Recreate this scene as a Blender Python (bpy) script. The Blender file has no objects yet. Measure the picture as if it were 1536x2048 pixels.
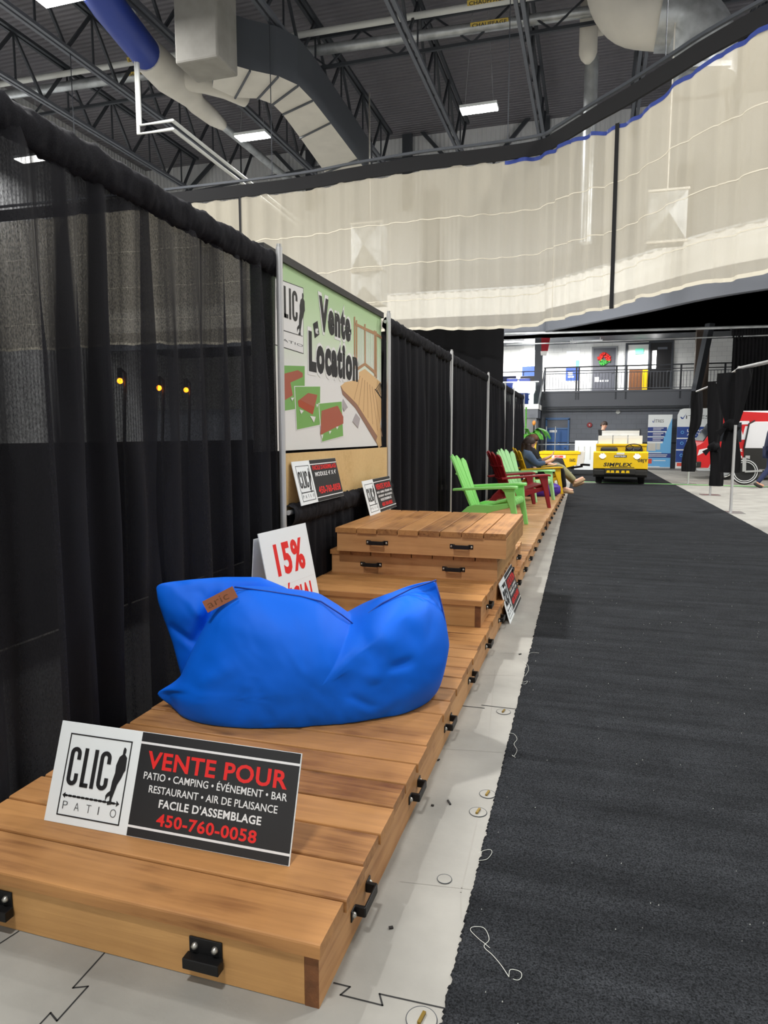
import bpy, bmesh, math, random
from mathutils import Vector, Matrix
random.seed(7)
S = bpy.context.scene
COL = S.collection
R = math.radians

# ------------------------------------------------------------------ camera
FPX, PCX, PCY, VPX, VPY, HCAM = 1364.0, 768.0, 1024.0, 1182.0, 869.3, 1.356
_y = Vector((VPX - PCX, PCY - VPY, FPX)).normalized()
_p = math.atan((PCY - VPY) / FPX)
_z = Vector((0, math.cos(_p), -math.sin(_p)))
_x = -_z.cross(_y)
if _x.x < 0: _x = -_x
EYE = Vector((0, 0, HCAM))
RIGHT = Vector((_x.x, _y.x, _z.x)); UP = Vector((_x.y, _y.y, _z.y)); FWD = Vector((_x.z, _y.z, _z.z))
cam = bpy.data.cameras.new('camera'); camo = bpy.data.objects.new('camera', cam); COL.objects.link(camo)
cam.sensor_fit = 'VERTICAL'; cam.sensor_height = 36; cam.sensor_width = 27
cam.lens = FPX / 2048 * 36; cam.clip_end = 200; cam.clip_start = .05
mw = Matrix((RIGHT, UP, -FWD)).transposed().to_4x4(); mw.translation = EYE
camo.matrix_world = mw
S.camera = camo

def ray(px, py): return RIGHT * (px - PCX) + UP * (PCY - py) + FWD * FPX
def atZ(px, py, z=0.0):
    d = ray(px, py); return EYE + d * ((z - HCAM) / d.z)
def atX(px, py, x):
    d = ray(px, py); return EYE + d * (x / d.x)
def atY(px, py, y):
    d = ray(px, py); return EYE + d * (y / d.y)

# ------------------------------------------------------------------ world, lights, exposure
S.view_settings.view_transform = 'Standard'; S.view_settings.look = 'None'
S.view_settings.gamma = 1; S.view_settings.use_curve_mapping = False
S.view_settings.exposure = -0.32
W = bpy.data.worlds.new('hall_air'); S.world = W; W.use_nodes = True
W.node_tree.nodes['Background'].inputs[0].default_value = (.9, .95, 1, 1)
W.node_tree.nodes['Background'].inputs[1].default_value = 0.35
S.cycles.max_bounces = 6; S.cycles.transparent_max_bounces = 16
S.cycles.sample_clamp_indirect = 6

def area(name, loc, energy, sx, sy, color=(1, .985, .96), rot=(0, 0, 0)):
    l = bpy.data.lights.new(name, 'AREA'); l.shape = 'RECTANGLE'; l.size = sx; l.size_y = sy
    l.energy = energy; l.color = color
    o = bpy.data.objects.new(name, l); o.location = loc; o.rotation_euler = rot; COL.objects.link(o); return o
LAMPS = [(-7.35, 5.2, 3200), (4.2, 6.0, 450), (4.2, 14.5, 900), (-1.2, -2.5, 950), (-7.4, -3, 400),
         (9, 10, 700), (-15, 6, 600), (-19, 14, 700), (8.5, 19.5, 1100)]
for i, (x, y, e) in enumerate(LAMPS):
    area('hall_lamp', (x, y, 11.4), e, 1.2, .5)
def aimed(name, loc, to, e, sx=1.2, sy=.5):
    area(name, loc, e, sx, sy, rot=(Vector(to)-Vector(loc)).to_track_quat('-Z', 'Y').to_euler())
aimed('added_wall_fill', (-3.3, 21.2, 3.7), (2.2, 30.5, 1.8), 420); aimed('added_side_fill', (8.8, 17.5, 4.9), (5, 24, 1.2), 120)  # two added fill lights without fixtures, brightening the back wall and right side

# ------------------------------------------------------------------ helpers
class MB:
    """collects shapes; build() links them as ONE mesh object"""
    def __init__(s): s.v = []; s.f = []; s.m = []; s.cur = 0
    def add(s, vs, fs, mtx=None):
        o = len(s.v)
        for p in vs:
            p = Vector(p); s.v.append(mtx @ p if mtx is not None else p)
        for f in fs: s.f.append([i + o for i in f]); s.m.append(s.cur)
        return s
    def box(s, lo, hi, mtx=None):
        x0, y0, z0 = lo; x1, y1, z1 = hi
        return s.add([(x0,y0,z0),(x1,y0,z0),(x1,y1,z0),(x0,y1,z0),(x0,y0,z1),(x1,y0,z1),(x1,y1,z1),(x0,y1,z1)],
              [(0,3,2,1),(4,5,6,7),(0,1,5,4),(1,2,6,5),(2,3,7,6),(3,0,4,7)], mtx)
    def bar(s, a, b, w, h=None, up=(0, 0, 1)):
        h = h or w; a = Vector(a); b = Vector(b); d = b - a; L = d.length; d = d / L
        u = Vector(up)
        if abs(d.dot(u)) > .99: u = Vector((0, 1, 0))
        x = d.cross(u).normalized(); z = x.cross(d)
        m = Matrix((x, d, z)).transposed().to_4x4(); m.translation = a
        return s.box((-w/2, 0, -h/2), (w/2, L, h/2), m)
    def tube(s, pts, r, n=10, cap=True, closed=False):
        pts = [Vector(p) for p in pts]; N = len(pts)
        rs = r if isinstance(r, (list, tuple)) else [r] * N
        vs = []; fs = []; px = None
        for i, p in enumerate(pts):
            if closed: d = pts[(i+1) % N] - pts[i-1]
            else: d = pts[min(i+1, N-1)] - pts[max(i-1, 0)]
            d.normalize()
            if px is None:
                u = Vector((0, 0, 1)) if abs(d.z) < .9 else Vector((1, 0, 0))
                px = d.cross(u).normalized()
            else:
                px = (px - d * px.dot(d)).normalized()
            py = d.cross(px)
            for k in range(n):
                t = 2 * math.pi * k / n
                vs.append(p + (px * math.cos(t) + py * math.sin(t)) * rs[i])
        for i in range(N if closed else N - 1):
            j = (i + 1) % N
            for k in range(n):
                fs.append((i*n+k, i*n+(k+1) % n, j*n+(k+1) % n, j*n+k))
        if cap and not closed:
            fs.append(tuple(range(n))[::-1]); fs.append(tuple((N-1)*n + k for k in range(n)))
        return s.add(vs, fs)
    def cyl(s, a, b, r, r2=None, n=16): return s.tube([a, b], [r, r if r2 is None else r2], n)
    def ring(s, c, r, t, axis='y', n=28, k=8):
        c = Vector(c); pts = []
        for i in range(n):
            a = 2*math.pi*i/n; u, v = r*math.cos(a), r*math.sin(a)
            pts.append(c + (Vector((u, 0, v)) if axis == 'y' else Vector((0, u, v)) if axis == 'x' else Vector((u, v, 0))))
        return s.tube(pts, t, k, closed=True)
    def prism(s, poly, depth, mtx=None):
        """poly in (x,z), extruded along +y by depth"""
        n = len(poly); vs = [(x, 0, z) for x, z in poly] + [(x, depth, z) for x, z in poly]
        fs = [tuple(range(n)), tuple(range(2*n-1, n-1, -1))] + [(i, i+n, (i+1) % n + n, (i+1) % n) for i in range(n)]
        return s.add(vs, fs, mtx)
    def grid(s, fn, nu, nv, closeu=False):
        vs = [fn(i/(nu if closeu else nu-1), j/(nv-1)) for j in range(nv) for i in range(nu)]
        fs = []
        for j in range(nv-1):
            for i in range(nu if closeu else nu-1):
                i2 = (i+1) % nu
                fs.append((j*nu+i, j*nu+i2, (j+1)*nu+i2, (j+1)*nu+i))
        return s.add(vs, fs)
    def ball(s, c, rx, ry=None, rz=None, n=16, m=10, mtx=None):
        ry = ry or rx; rz = rz or rx; c = Vector(c); vs = []; fs = []
        for j in range(m+1):
            t = math.pi*j/m
            for i in range(n):
                a = 2*math.pi*i/n
                vs.append(c + Vector((rx*math.sin(t)*math.cos(a), ry*math.sin(t)*math.sin(a), rz*math.cos(t))))
        for j in range(m):
            for i in range(n): fs.append((j*n+i, (j+1)*n+i, (j+1)*n+(i+1) % n, j*n+(i+1) % n))
        return s.add(vs, fs, mtx)
    def text(s, t, x, z, w, cap, bold=0.0, depth=.0008, y=0.0, w_is_max=False, shear=0):
        vs, fs = text_mesh(t, bold, shear); 
        x0 = min(v[0] for v in vs); x1 = max(v[0] for v in vs)
        sx = w / (x1 - x0); sz = cap / CAPH
        return s.add([(x + (v[0]-x0)*sx, y - v[2]*depth, z + v[1]*sz) for v in vs], fs)
    def build(s, name, mat, parent=None, smooth=None, bevel=0, fix=True):
        me = bpy.data.meshes.new(name); me.from_pydata([tuple(v) for v in s.v], [], s.f)
        for m in (mat if isinstance(mat, (list, tuple)) else [mat]): me.materials.append(m)
        me.polygons.foreach_set('material_index', s.m)
        if fix:
            b = bmesh.new(); b.from_mesh(me); bmesh.ops.remove_doubles(b, verts=b.verts, dist=1e-6)
            bmesh.ops.recalc_face_normals(b, faces=b.faces); b.to_mesh(me); b.free()
        if smooth is not None:
            me.polygons.foreach_set('use_smooth', [True]*len(me.polygons))
            if smooth < 180: me.set_sharp_from_angle(angle=R(smooth))
        me.update()
        o = bpy.data.objects.new(name, me); COL.objects.link(o)
        if parent is not None: o.parent = parent
        if bevel:
            md = o.modifiers.new('bevel', 'BEVEL'); md.width = bevel; md.segments = 2; md.limit_method = 'ANGLE'
        return o

_tc = {}
def text_mesh(t, bold=0.0, shear=0):
    k = (t, bold, shear)
    if k in _tc: return _tc[k]
    c = bpy.data.curves.new('lettering', 'FONT'); c.body = t; c.size = 1; c.offset = bold; c.extrude = .5; c.shear = shear
    c.resolution_u = 3; c.space_character = 1+max(0, bold)*2.6
    o = bpy.data.objects.new('lettering', c); COL.objects.link(o)
    dg = bpy.context.evaluated_depsgraph_get()
    me = bpy.data.meshes.new_from_object(o.evaluated_get(dg))
    r = ([tuple(v.co) for v in me.vertices], [tuple(p.vertices) for p in me.polygons])
    bpy.data.objects.remove(o); bpy.data.curves.remove(c); bpy.data.meshes.remove(me)
    _tc[k] = r; return r
_h = text_mesh('H'); CAPH = max(v[1] for v in _h[0]) - min(v[1] for v in _h[0])

def tag(o, label, cat, group=None):
    o['label'] = label; o['category'] = cat
    if group: o['group'] = group
    return o
def thing(name, label, cat, loc=(0, 0, 0), rotz=0, group=None, mtx=None):
    o = bpy.data.objects.new(name, None); COL.objects.link(o); o.empty_display_size = .1
    if mtx is not None: o.matrix_world = mtx
    else: o.location = loc; o.rotation_euler = (0, 0, rotz)
    return tag(o, label, cat, group)
def struct(o): o['kind'] = 'structure'; return o
def dup(root, loc=None, rotz=None, label=None, group=None):
    r = root.copy(); COL.objects.link(r)
    if loc is not None: r.location = loc
    if rotz is not None: r.rotation_euler = (0, 0, rotz)
    if label: r['label'] = label
    if group: r['group'] = group
    for ch in list(root.children):
        c = ch.copy(); COL.objects.link(c); c.parent = r
        for g in list(ch.children):
            d = g.copy(); COL.objects.link(d); d.parent = c
    return r
def frame(o, x, z):
    """matrix at o with local x along x, local z along z (y = back of a sign)"""
    x = Vector(x).normalized(); z = Vector(z); z = (z - x*z.dot(x)).normalized(); y = z.cross(x)
    m = Matrix((x, y, z)).transposed().to_4x4(); m.translation = Vector(o); return m
def spline(pts, n):
    pts = [Vector(p) for p in pts]; out = []
    for i in range(len(pts)-1):
        p0 = pts[max(i-1, 0)]; p1 = pts[i]; p2 = pts[i+1]; p3 = pts[min(i+2, len(pts)-1)]
        for k in range(n):
            t = k/n
            out.append(.5*((2*p1) + (p2-p0)*t + (2*p0-5*p1+4*p2-p3)*t*t + (3*p1-p0-3*p2+p3)*t**3))
    out.append(pts[-1]); return out
def noise1(seed, n=6):
    rr = random.Random(seed); ph = [(rr.uniform(0, 6.28), rr.uniform(.6, 1.4), rr.uniform(.4, 1)) for _ in range(n)]
    return lambda t: sum(a*math.sin(t*f*(i+1)*1.7+p)/(i+1) for i, (p, f, a) in enumerate(ph))

# ------------------------------------------------------------------ materials
def srgb(r, g, b):
    return tuple(((c/255)/12.92 if c/255 <= .04045 else ((c/255+.055)/1.055)**2.4) for c in (r, g, b)) + (1,)
def mat(name, col, rough=.6, metal=0, spec=.5, bump=0, bscale=40, var=0, vscale=5, emit=0, trans=0):
    m = bpy.data.materials.new(name); m.use_nodes = True; nt = m.node_tree; b = nt.nodes['Principled BSDF']
    c = srgb(*col) if max(col) > 1 else tuple(col) + (1,)
    b.inputs['Base Color'].default_value = c; b.inputs['Roughness'].default_value = rough
    b.inputs['Metallic'].default_value = metal; b.inputs['Specular IOR Level'].default_value = spec
    L = nt.links.new
    tc = nt.nodes.new('ShaderNodeTexCoord')
    if var:
        n = nt.nodes.new('ShaderNodeTexNoise'); n.inputs['Scale'].default_value = vscale; n.inputs['Detail'].default_value = 6
        L(tc.outputs['Object'], n.inputs['Vector'])
        r = nt.nodes.new('ShaderNodeMapRange'); r.inputs[1].default_value = .3; r.inputs[2].default_value = .7
        r.inputs[3].default_value = 1-var; r.inputs[4].default_value = 1+var
        L(n.outputs['Fac'], r.inputs[0])
        x = nt.nodes.new('ShaderNodeMix'); x.data_type = 'RGBA'; x.blend_type = 'MULTIPLY'; x.inputs[0].default_value = 1
        x.inputs[6].default_value = c; L(r.outputs[0], x.inputs[7]); L(x.outputs[2], b.inputs['Base Color'])
    if bump:
        n = nt.nodes.new('ShaderNodeTexNoise'); n.inputs['Scale'].default_value = bscale; n.inputs['Detail'].default_value = 4
        L(tc.outputs['Object'], n.inputs['Vector'])
        bp = nt.nodes.new('ShaderNodeBump'); bp.inputs['Strength'].default_value = bump; bp.inputs['Distance'].default_value = .01
        L(n.outputs['Fac'], bp.inputs['Height']); L(bp.outputs[0], b.inputs['Normal'])
    if emit:
        b.inputs['Emission Color'].default_value = c; b.inputs['Emission Strength'].default_value = emit
    if trans: b.inputs['Transmission Weight'].default_value = trans
    return m
def wood(name, dark, light, along='X', knots=True):
    m = bpy.data.materials.new(name); m.use_nodes = True; nt = m.node_tree; b = nt.nodes['Principled BSDF']; L = nt.links.new
    N = nt.nodes.new
    tc = N('ShaderNodeTexCoord'); g = N('ShaderNodeNewGeometry'); oi = N('ShaderNodeObjectInfo')
    ad = N('ShaderNodeMath'); ad.operation = 'ADD'; L(g.outputs['Random Per Island'], ad.inputs[0]); L(oi.outputs['Random'], ad.inputs[1])
    cx = N('ShaderNodeCombineXYZ'); mu = N('ShaderNodeMath'); mu.operation = 'MULTIPLY'; mu.inputs[1].default_value = 37
    L(ad.outputs[0], mu.inputs[0])
    for i in range(3): L(mu.outputs[0], cx.inputs[i])
    va = N('ShaderNodeVectorMath'); va.operation = 'ADD'; L(tc.outputs['Object'], va.inputs[0]); L(cx.outputs[0], va.inputs[1])
    mp = N('ShaderNodeMapping'); mp.inputs['Scale'].default_value = (1.2, 22, 22) if along == 'X' else (22, 1.2, 22)
    L(va.outputs[0], mp.inputs['Vector'])
    n1 = N('ShaderNodeTexNoise'); n1.inputs['Scale'].default_value = 1.6; n1.inputs['Detail'].default_value = 8; n1.inputs['Roughness'].default_value = .62
    n1.inputs['Distortion'].default_value = .6
    L(mp.outputs[0], n1.inputs['Vector'])
    n2 = N('ShaderNodeTexNoise'); n2.inputs['Scale'].default_value = 3.2; n2.inputs['Detail'].default_value = 3; L(va.outputs[0], n2.inputs['Vector'])
    mx = N('ShaderNodeMix'); mx.data_type = 'FLOAT'; mx.inputs[0].default_value = .52; L(n1.outputs['Fac'], mx.inputs[2]); L(n2.outputs['Fac'], mx.inputs[3])
    r2 = N('ShaderNodeMath'); r2.operation = 'FRACT'; L(ad.outputs[0], r2.inputs[0])
    r3 = N('ShaderNodeMath'); r3.operation = 'MULTIPLY_ADD'; r3.inputs[1].default_value = .12; r3.inputs[2].default_value = -.04; L(r2.outputs[0], r3.inputs[0])
    s2 = N('ShaderNodeMath'); s2.operation = 'ADD'; L(mx.outputs[0], s2.inputs[0]); L(r3.outputs[0], s2.inputs[1])
    cr = N('ShaderNodeValToRGB'); e = cr.color_ramp.elements
    e[0].position = .3; e[0].color = srgb(*dark); e[1].position = .68; e[1].color = srgb(*light)
    em = cr.color_ramp.elements.new(.47); em.color = tuple((.35*a+.65*c) for a, c in zip(srgb(*dark), srgb(*light)))
    L(s2.outputs[0], cr.inputs[0]); out = cr.outputs[0]
    if knots:
        mk = N('ShaderNodeMapping'); mk.inputs['Scale'].default_value = (1.5, 5, 5) if along == 'X' else (5, 1.5, 5); L(va.outputs[0], mk.inputs['Vector'])
        vo = N('ShaderNodeTexVoronoi'); vo.inputs['Scale'].default_value = 1.5; L(mk.outputs[0], vo.inputs['Vector'])
        mr = N('ShaderNodeMapRange'); mr.inputs[1].default_value = .03; mr.inputs[2].default_value = .14; mr.inputs[3].default_value = .45; mr.inputs[4].default_value = 1; L(vo.outputs['Distance'], mr.inputs[0])
        x = N('ShaderNodeMix'); x.data_type = 'RGBA'; x.blend_type = 'MULTIPLY'; x.inputs[0].default_value = .8; L(out, x.inputs[6]); L(mr.outputs[0], x.inputs[7]); out = x.outputs[2]
    L(out, b.inputs['Base Color']); b.inputs['Roughness'].default_value = .5; b.inputs['Specular IOR Level'].default_value = .35
    bp = N('ShaderNodeBump'); bp.inputs['Strength'].default_value = .25; bp.inputs['Distance'].default_value = .004; L(n1.outputs['Fac'], bp.inputs['Height']); L(bp.outputs[0], b.inputs['Normal'])
    return m
def cloth(name, col, clear=0.1, weave=420, rough=.9, transl=.0, var=.25, stretch=(1, 1, 1), clearvar=0, sheen=0, bands=False):
    """woven fabric that lets a little light through its open weave"""
    m = bpy.data.materials.new(name); m.use_nodes = True; nt = m.node_tree; N = nt.nodes.new; L = nt.links.new
    b = nt.nodes['Principled BSDF']; out = nt.nodes['Material Output']
    c = srgb(*col); b.inputs['Roughness'].default_value = rough; b.inputs['Specular IOR Level'].default_value = .15
    b.inputs['Sheen Weight'].default_value = sheen
    tc = N('ShaderNodeTexCoord'); mp = N('ShaderNodeMapping'); mp.inputs['Scale'].default_value = stretch; L(tc.outputs['Object'], mp.inputs['Vector'])
    n = N('ShaderNodeTexNoise'); n.inputs['Scale'].default_value = weave; n.inputs['Detail'].default_value = 2; L(mp.outputs[0], n.inputs['Vector'])
    r = N('ShaderNodeMapRange'); r.inputs[1].default_value = .3; r.inputs[2].default_value = .7; r.inputs[3].default_value = 1-var; r.inputs[4].default_value = 1+var; L(n.outputs['Fac'], r.inputs[0])
    x = N('ShaderNodeMix'); x.data_type = 'RGBA'; x.blend_type = 'MULTIPLY'; x.inputs[0].default_value = 1; x.inputs[6].default_value = c; L(r.outputs[0], x.inputs[7]); L(x.outputs[2], b.inputs['Base Color'])
    sh = b.outputs[0]
    if transl:
        t = N('ShaderNodeBsdfTranslucent'); L(x.outputs[2], t.inputs['Color']); mx = N('ShaderNodeMixShader'); mx.inputs[0].default_value = transl
        L(sh, mx.inputs[1]); L(t.outputs[0], mx.inputs[2]); sh = mx.outputs[0]
    if clear:
        t = N('ShaderNodeBsdfTransparent'); mx = N('ShaderNodeMixShader'); mx.inputs[0].default_value = clear
        if clearvar:
            n2 = N('ShaderNodeTexNoise'); n2.inputs['Scale'].default_value = weave*.3; n2.inputs['Detail'].default_value = 3; L(mp.outputs[0], n2.inputs['Vector'])
            q = N('ShaderNodeMapRange'); q.inputs[1].default_value = .35; q.inputs[2].default_value = .65; q.inputs[3].default_value = clear*(1-clearvar); q.inputs[4].default_value = clear*(1+clearvar); L(n2.outputs['Fac'], q.inputs[0]); L(q.outputs[0], mx.inputs[0])
            if bands:
                mb = N('ShaderNodeMapping'); mb.inputs['Scale'].default_value = (.2, 5.5, .12); L(tc.outputs['Object'], mb.inputs['Vector'])
                n3 = N('ShaderNodeTexNoise'); n3.inputs['Scale'].default_value = 1.5; n3.inputs['Detail'].default_value = 3; n3.inputs['Roughness'].default_value = .6; L(mb.outputs[0], n3.inputs['Vector'])
                q3 = N('ShaderNodeMapRange'); q3.inputs[1].default_value = .38; q3.inputs[2].default_value = .6; q3.inputs[3].default_value = .05; q3.inputs[4].default_value = 1.5; L(n3.outputs['Fac'], q3.inputs[0])
                pm = N('ShaderNodeMath'); pm.operation = 'MULTIPLY'; L(q.outputs[0], pm.inputs[0]); L(q3.outputs[0], pm.inputs[1]); L(pm.outputs[0], mx.inputs[0])
        L(sh, mx.inputs[1]); L(t.outputs[0], mx.inputs[2]); sh = mx.outputs[0]
    L(sh, out.inputs['Surface']); return m

M = dict(
 concrete=mat('concrete', (150, 148, 141), .75, bump=.08, bscale=60, var=.16, vscale=3.1),
 joint=mat('floor_joint', (38, 38, 38), .9), joint_pale=mat('pale_joint', (150, 147, 140), .9),
 steel=mat('brushed_steel', (190, 190, 188), .35, .9), brass=mat('brass', (150, 125, 60), .4, .9),
 alu=mat('aluminium_pole', (205, 205, 205), .4, .6), galv=mat('galvanised', (182, 186, 188), .36, .55, var=.25, vscale=3),
 white=mat('white_board', (238, 243, 244), .55), black=mat('black_print', (28, 28, 30), .45), red=mat('red_print', (232, 32, 30), .5),
 white_ink=mat('white_ink', (238, 238, 238), .5), grey_ink=mat('grey_ink', (70, 70, 72), .6),
 iron=mat('black_iron', (24, 24, 25), .45, .4), bolt=mat('bolt', (190, 188, 180), .35, .8),
 wood=wood('stained_pine', (104, 62, 32), (190, 138, 84)), woodp=wood('pine_panel', (134, 90, 50), (200, 153, 96)),
 woodfar=wood('fresh_pine', (170, 120, 75), (222, 174, 122), knots=False),
 brownsteel=mat('brown_steel', (74, 62, 54), .6), endgrain=mat('end_grain', (112, 70, 38), .8, bump=.3, bscale=80, var=.25, vscale=30),
 ply=wood('plywood', (200, 164, 108), (226, 194, 138), knots=False),
 blue=mat('blue_nylon', (0, 104, 232), .6, spec=.25, bump=.04, bscale=18), bluedk=mat('blue_seam', (6, 58, 150), .6),
 purple=mat('purple_nylon', (78, 38, 160), .55), copper=mat('copper_tag', (150, 92, 62), .3, .5),
 lime=mat('lime_plastic', (148, 226, 124), .42), mint=mat('mint_plastic', (172, 228, 160), .45), crimson=mat('crimson_plastic', (150, 28, 36), .42), yellowp=mat('yellow_plastic', (232, 186, 20), .42),
 cart=mat('yellow_paint', (238, 196, 12), .4, var=.05, vscale=6), rubber=mat('rubber', (28, 28, 28), .8), bumper=mat('black_bumper', (32, 31, 28), .6), vinyl=mat('black_vinyl', (36, 36, 38), .45),
 lamp=mat('headlamp', (255, 244, 205), .2, emit=3), carton=mat('white_carton', (232, 232, 228), .7, var=.04, vscale=3),
 wallgrey=mat('grey_block_wall', (126, 128, 130), .8), wallpale=mat('pale_block_wall', (226, 226, 222), .8), steeldk=mat('dark_steel', (62, 66, 72), .55, .2), steelmid=mat('grey_painted_steel', (98, 102, 110), .55), roof=mat('roof_deck', (80, 80, 86), .7),
 navy=mat('navy_cloth', (44, 50, 78), .9, bump=.1, bscale=60), denim=mat('denim', (40, 48, 82), .9, bump=.1, bscale=90), skin=mat('skin', (214, 160, 130), .55), skin2=mat('skin_fair', (226, 176, 150), .55), sweater=mat('slate_sweater', (84, 104, 130), .95, bump=.2, bscale=120), blackcloth=mat('black_trousers', (22, 22, 24), .9), khaki=mat('khaki_cloth', (140, 136, 100), .9), hair=mat('brown_hair', (52, 36, 28), .6, bump=.4, bscale=90), hairr=mat('auburn_hair', (96, 54, 32), .6, bump=.4, bscale=90), shoe=mat('tan_shoe', (176, 146, 112), .7), shoedk=mat('dark_shoe', (50, 48, 46), .6), sole=mat('sole', (225, 220, 210), .7),
 vanred=mat('red_wrap', (206, 30, 34), .3), vanwhite=mat('white_paint', (232, 232, 234), .3), glass=mat('tinted_glass', (30, 34, 40), .08), chrome=mat('chrome', (225, 225, 222), .12, 1), bluewrap=mat('blue_print', (38, 72, 150), .5), skyprint=mat('sky_blue_print', (112, 184, 236), .5), navyprint=mat('navy_print', (46, 68, 140), .5), orangeprint=mat('orange_red_print', (226, 84, 66), .5),
 bluedoor=mat('blue_door', (46, 96, 160), .5), bluelt=mat('blue_frame', (70, 110, 160), .5), charcoal=mat('charcoal_door', (70, 72, 80), .5), leaf=mat('leaf_green', (78, 150, 52), .6, var=.3, vscale=20), pot=mat('yellow_pot', (222, 190, 40), .5), orange=mat('orange_tip', (220, 140, 60), .5),
 green_tape=mat('green_tape', (120, 190, 110), .6), duct=mat('white_duct_wrap', (214, 210, 200), .7, var=.05, vscale=2), duct3=mat('riser_wrap', (140, 138, 132), .8, var=.1, vscale=3), duct2=mat('grey_duct', (84, 88, 94), .5, .3), bluetarp=mat('blue_duct_wrap', (34, 60, 150), .5), pipew=mat('white_pipe', (206, 208, 204), .5), yellowlab=mat('yellow_label', (196, 170, 70), .6),
 b_green=mat('banner_green', (164, 202, 138), .6), b_white=mat('banner_white', (232, 232, 230), .6), b_lawn=mat('banner_lawn', (122, 176, 92), .6), b_red=mat('banner_brick', (172, 92, 70), .6), b_redd=mat('banner_brick_dark', (176, 76, 44), .6), b_tan=mat('banner_tan', (222, 184, 132), .6), b_tand=mat('banner_tan_edge', (150, 112, 92), .6), b_rail=mat('banner_rail', (176, 134, 96), .6), b_block=mat('banner_block', (176, 170, 172), .6),
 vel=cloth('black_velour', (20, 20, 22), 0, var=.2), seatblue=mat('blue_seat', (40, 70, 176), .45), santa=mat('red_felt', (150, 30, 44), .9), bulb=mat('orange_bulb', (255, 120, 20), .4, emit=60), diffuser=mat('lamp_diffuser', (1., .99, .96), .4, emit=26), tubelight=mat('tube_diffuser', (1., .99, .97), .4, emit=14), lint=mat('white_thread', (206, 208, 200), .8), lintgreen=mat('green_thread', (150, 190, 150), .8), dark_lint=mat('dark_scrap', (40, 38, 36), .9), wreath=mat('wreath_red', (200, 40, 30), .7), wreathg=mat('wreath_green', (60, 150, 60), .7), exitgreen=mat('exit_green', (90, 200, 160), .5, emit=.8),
)
M['drape'] = cloth('black_drape', (30, 30, 34), .088, 900, var=.35, stretch=(1, 1, .4), clearvar=.45, bands=True)
M['drape_far'] = cloth('black_drape_far', (25, 25, 29), .03, 120, var=.3)
M['beige'] = cloth('beige_mesh', (207, 199, 180), .38, 300, transl=.35, var=.04)
M['glasspane'] = mat('clear_glass', (.8, .92, .88), .03, trans=1)
# ================================================================== the setting
def strip(mb, pts, w, z):
    """thin flat strip following floor points"""
    for a, b in zip(pts, pts[1:]):
        a = Vector((a[0], a[1], z)); b = Vector((b[0], b[1], z)); d = (b-a).normalized(); n = Vector((-d.y, d.x, 0))*w/2
        a = a - d*w*.4; b = b + d*w*.4
        mb.add([a-n, b-n, b+n, a+n], [(0, 1, 2, 3)])
fl = MB(); fl.box((-22, -6, -.2), (11, 34, 0))
fl.cur = 1
P = lambda l: [atZ(x, y)[:2] for x, y in l]
for l in ([(668, 1966), (700, 1974), (681, 1990), (765, 2011), (759, 1988), (890, 2017)],
          [(209, 1906), (146, 1976), (176, 1973), (114, 2042), (101, 2026), (60, 2070)],
          [(37, 1863), (0, 1887)]): strip(fl, P(l), .0045, .0006)
strip(fl, P([(926, 1412), (968, 1416.5)]), .008, .0006); strip(fl, P([(964, 1410.5), (1030, 1418)]), .008, .0006)
fl.cur = 2
for l in ([(922, 1836), (921.5, 1785)], [(921.5, 1785), (954, 1640)], [(975, 1500), (990, 1340)], [(800, 1763), (945, 1779)], [(962, 1350), (1030, 1351)], [(880, 1497), (1005, 1505)],
          [(1002, 1306), (1060, 1308)], [(1060, 1215), (1085, 1216)], [(1090, 1030), (1130, 1031)]):
    strip(fl, P(l), .0035, .0006)
for X0 in (2.75, 3.95, 5.15): strip(fl, [(X0, 6), (X0, 30)], .006, .0005)
for Y0 in (8, 12, 16, 22, 25): strip(fl, [(2.6, Y0), (10, Y0+.2)], .006, .0006)
struct(fl.build('floor', [M['concrete'], M['joint'], M['joint_pale']], fix=False))

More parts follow.
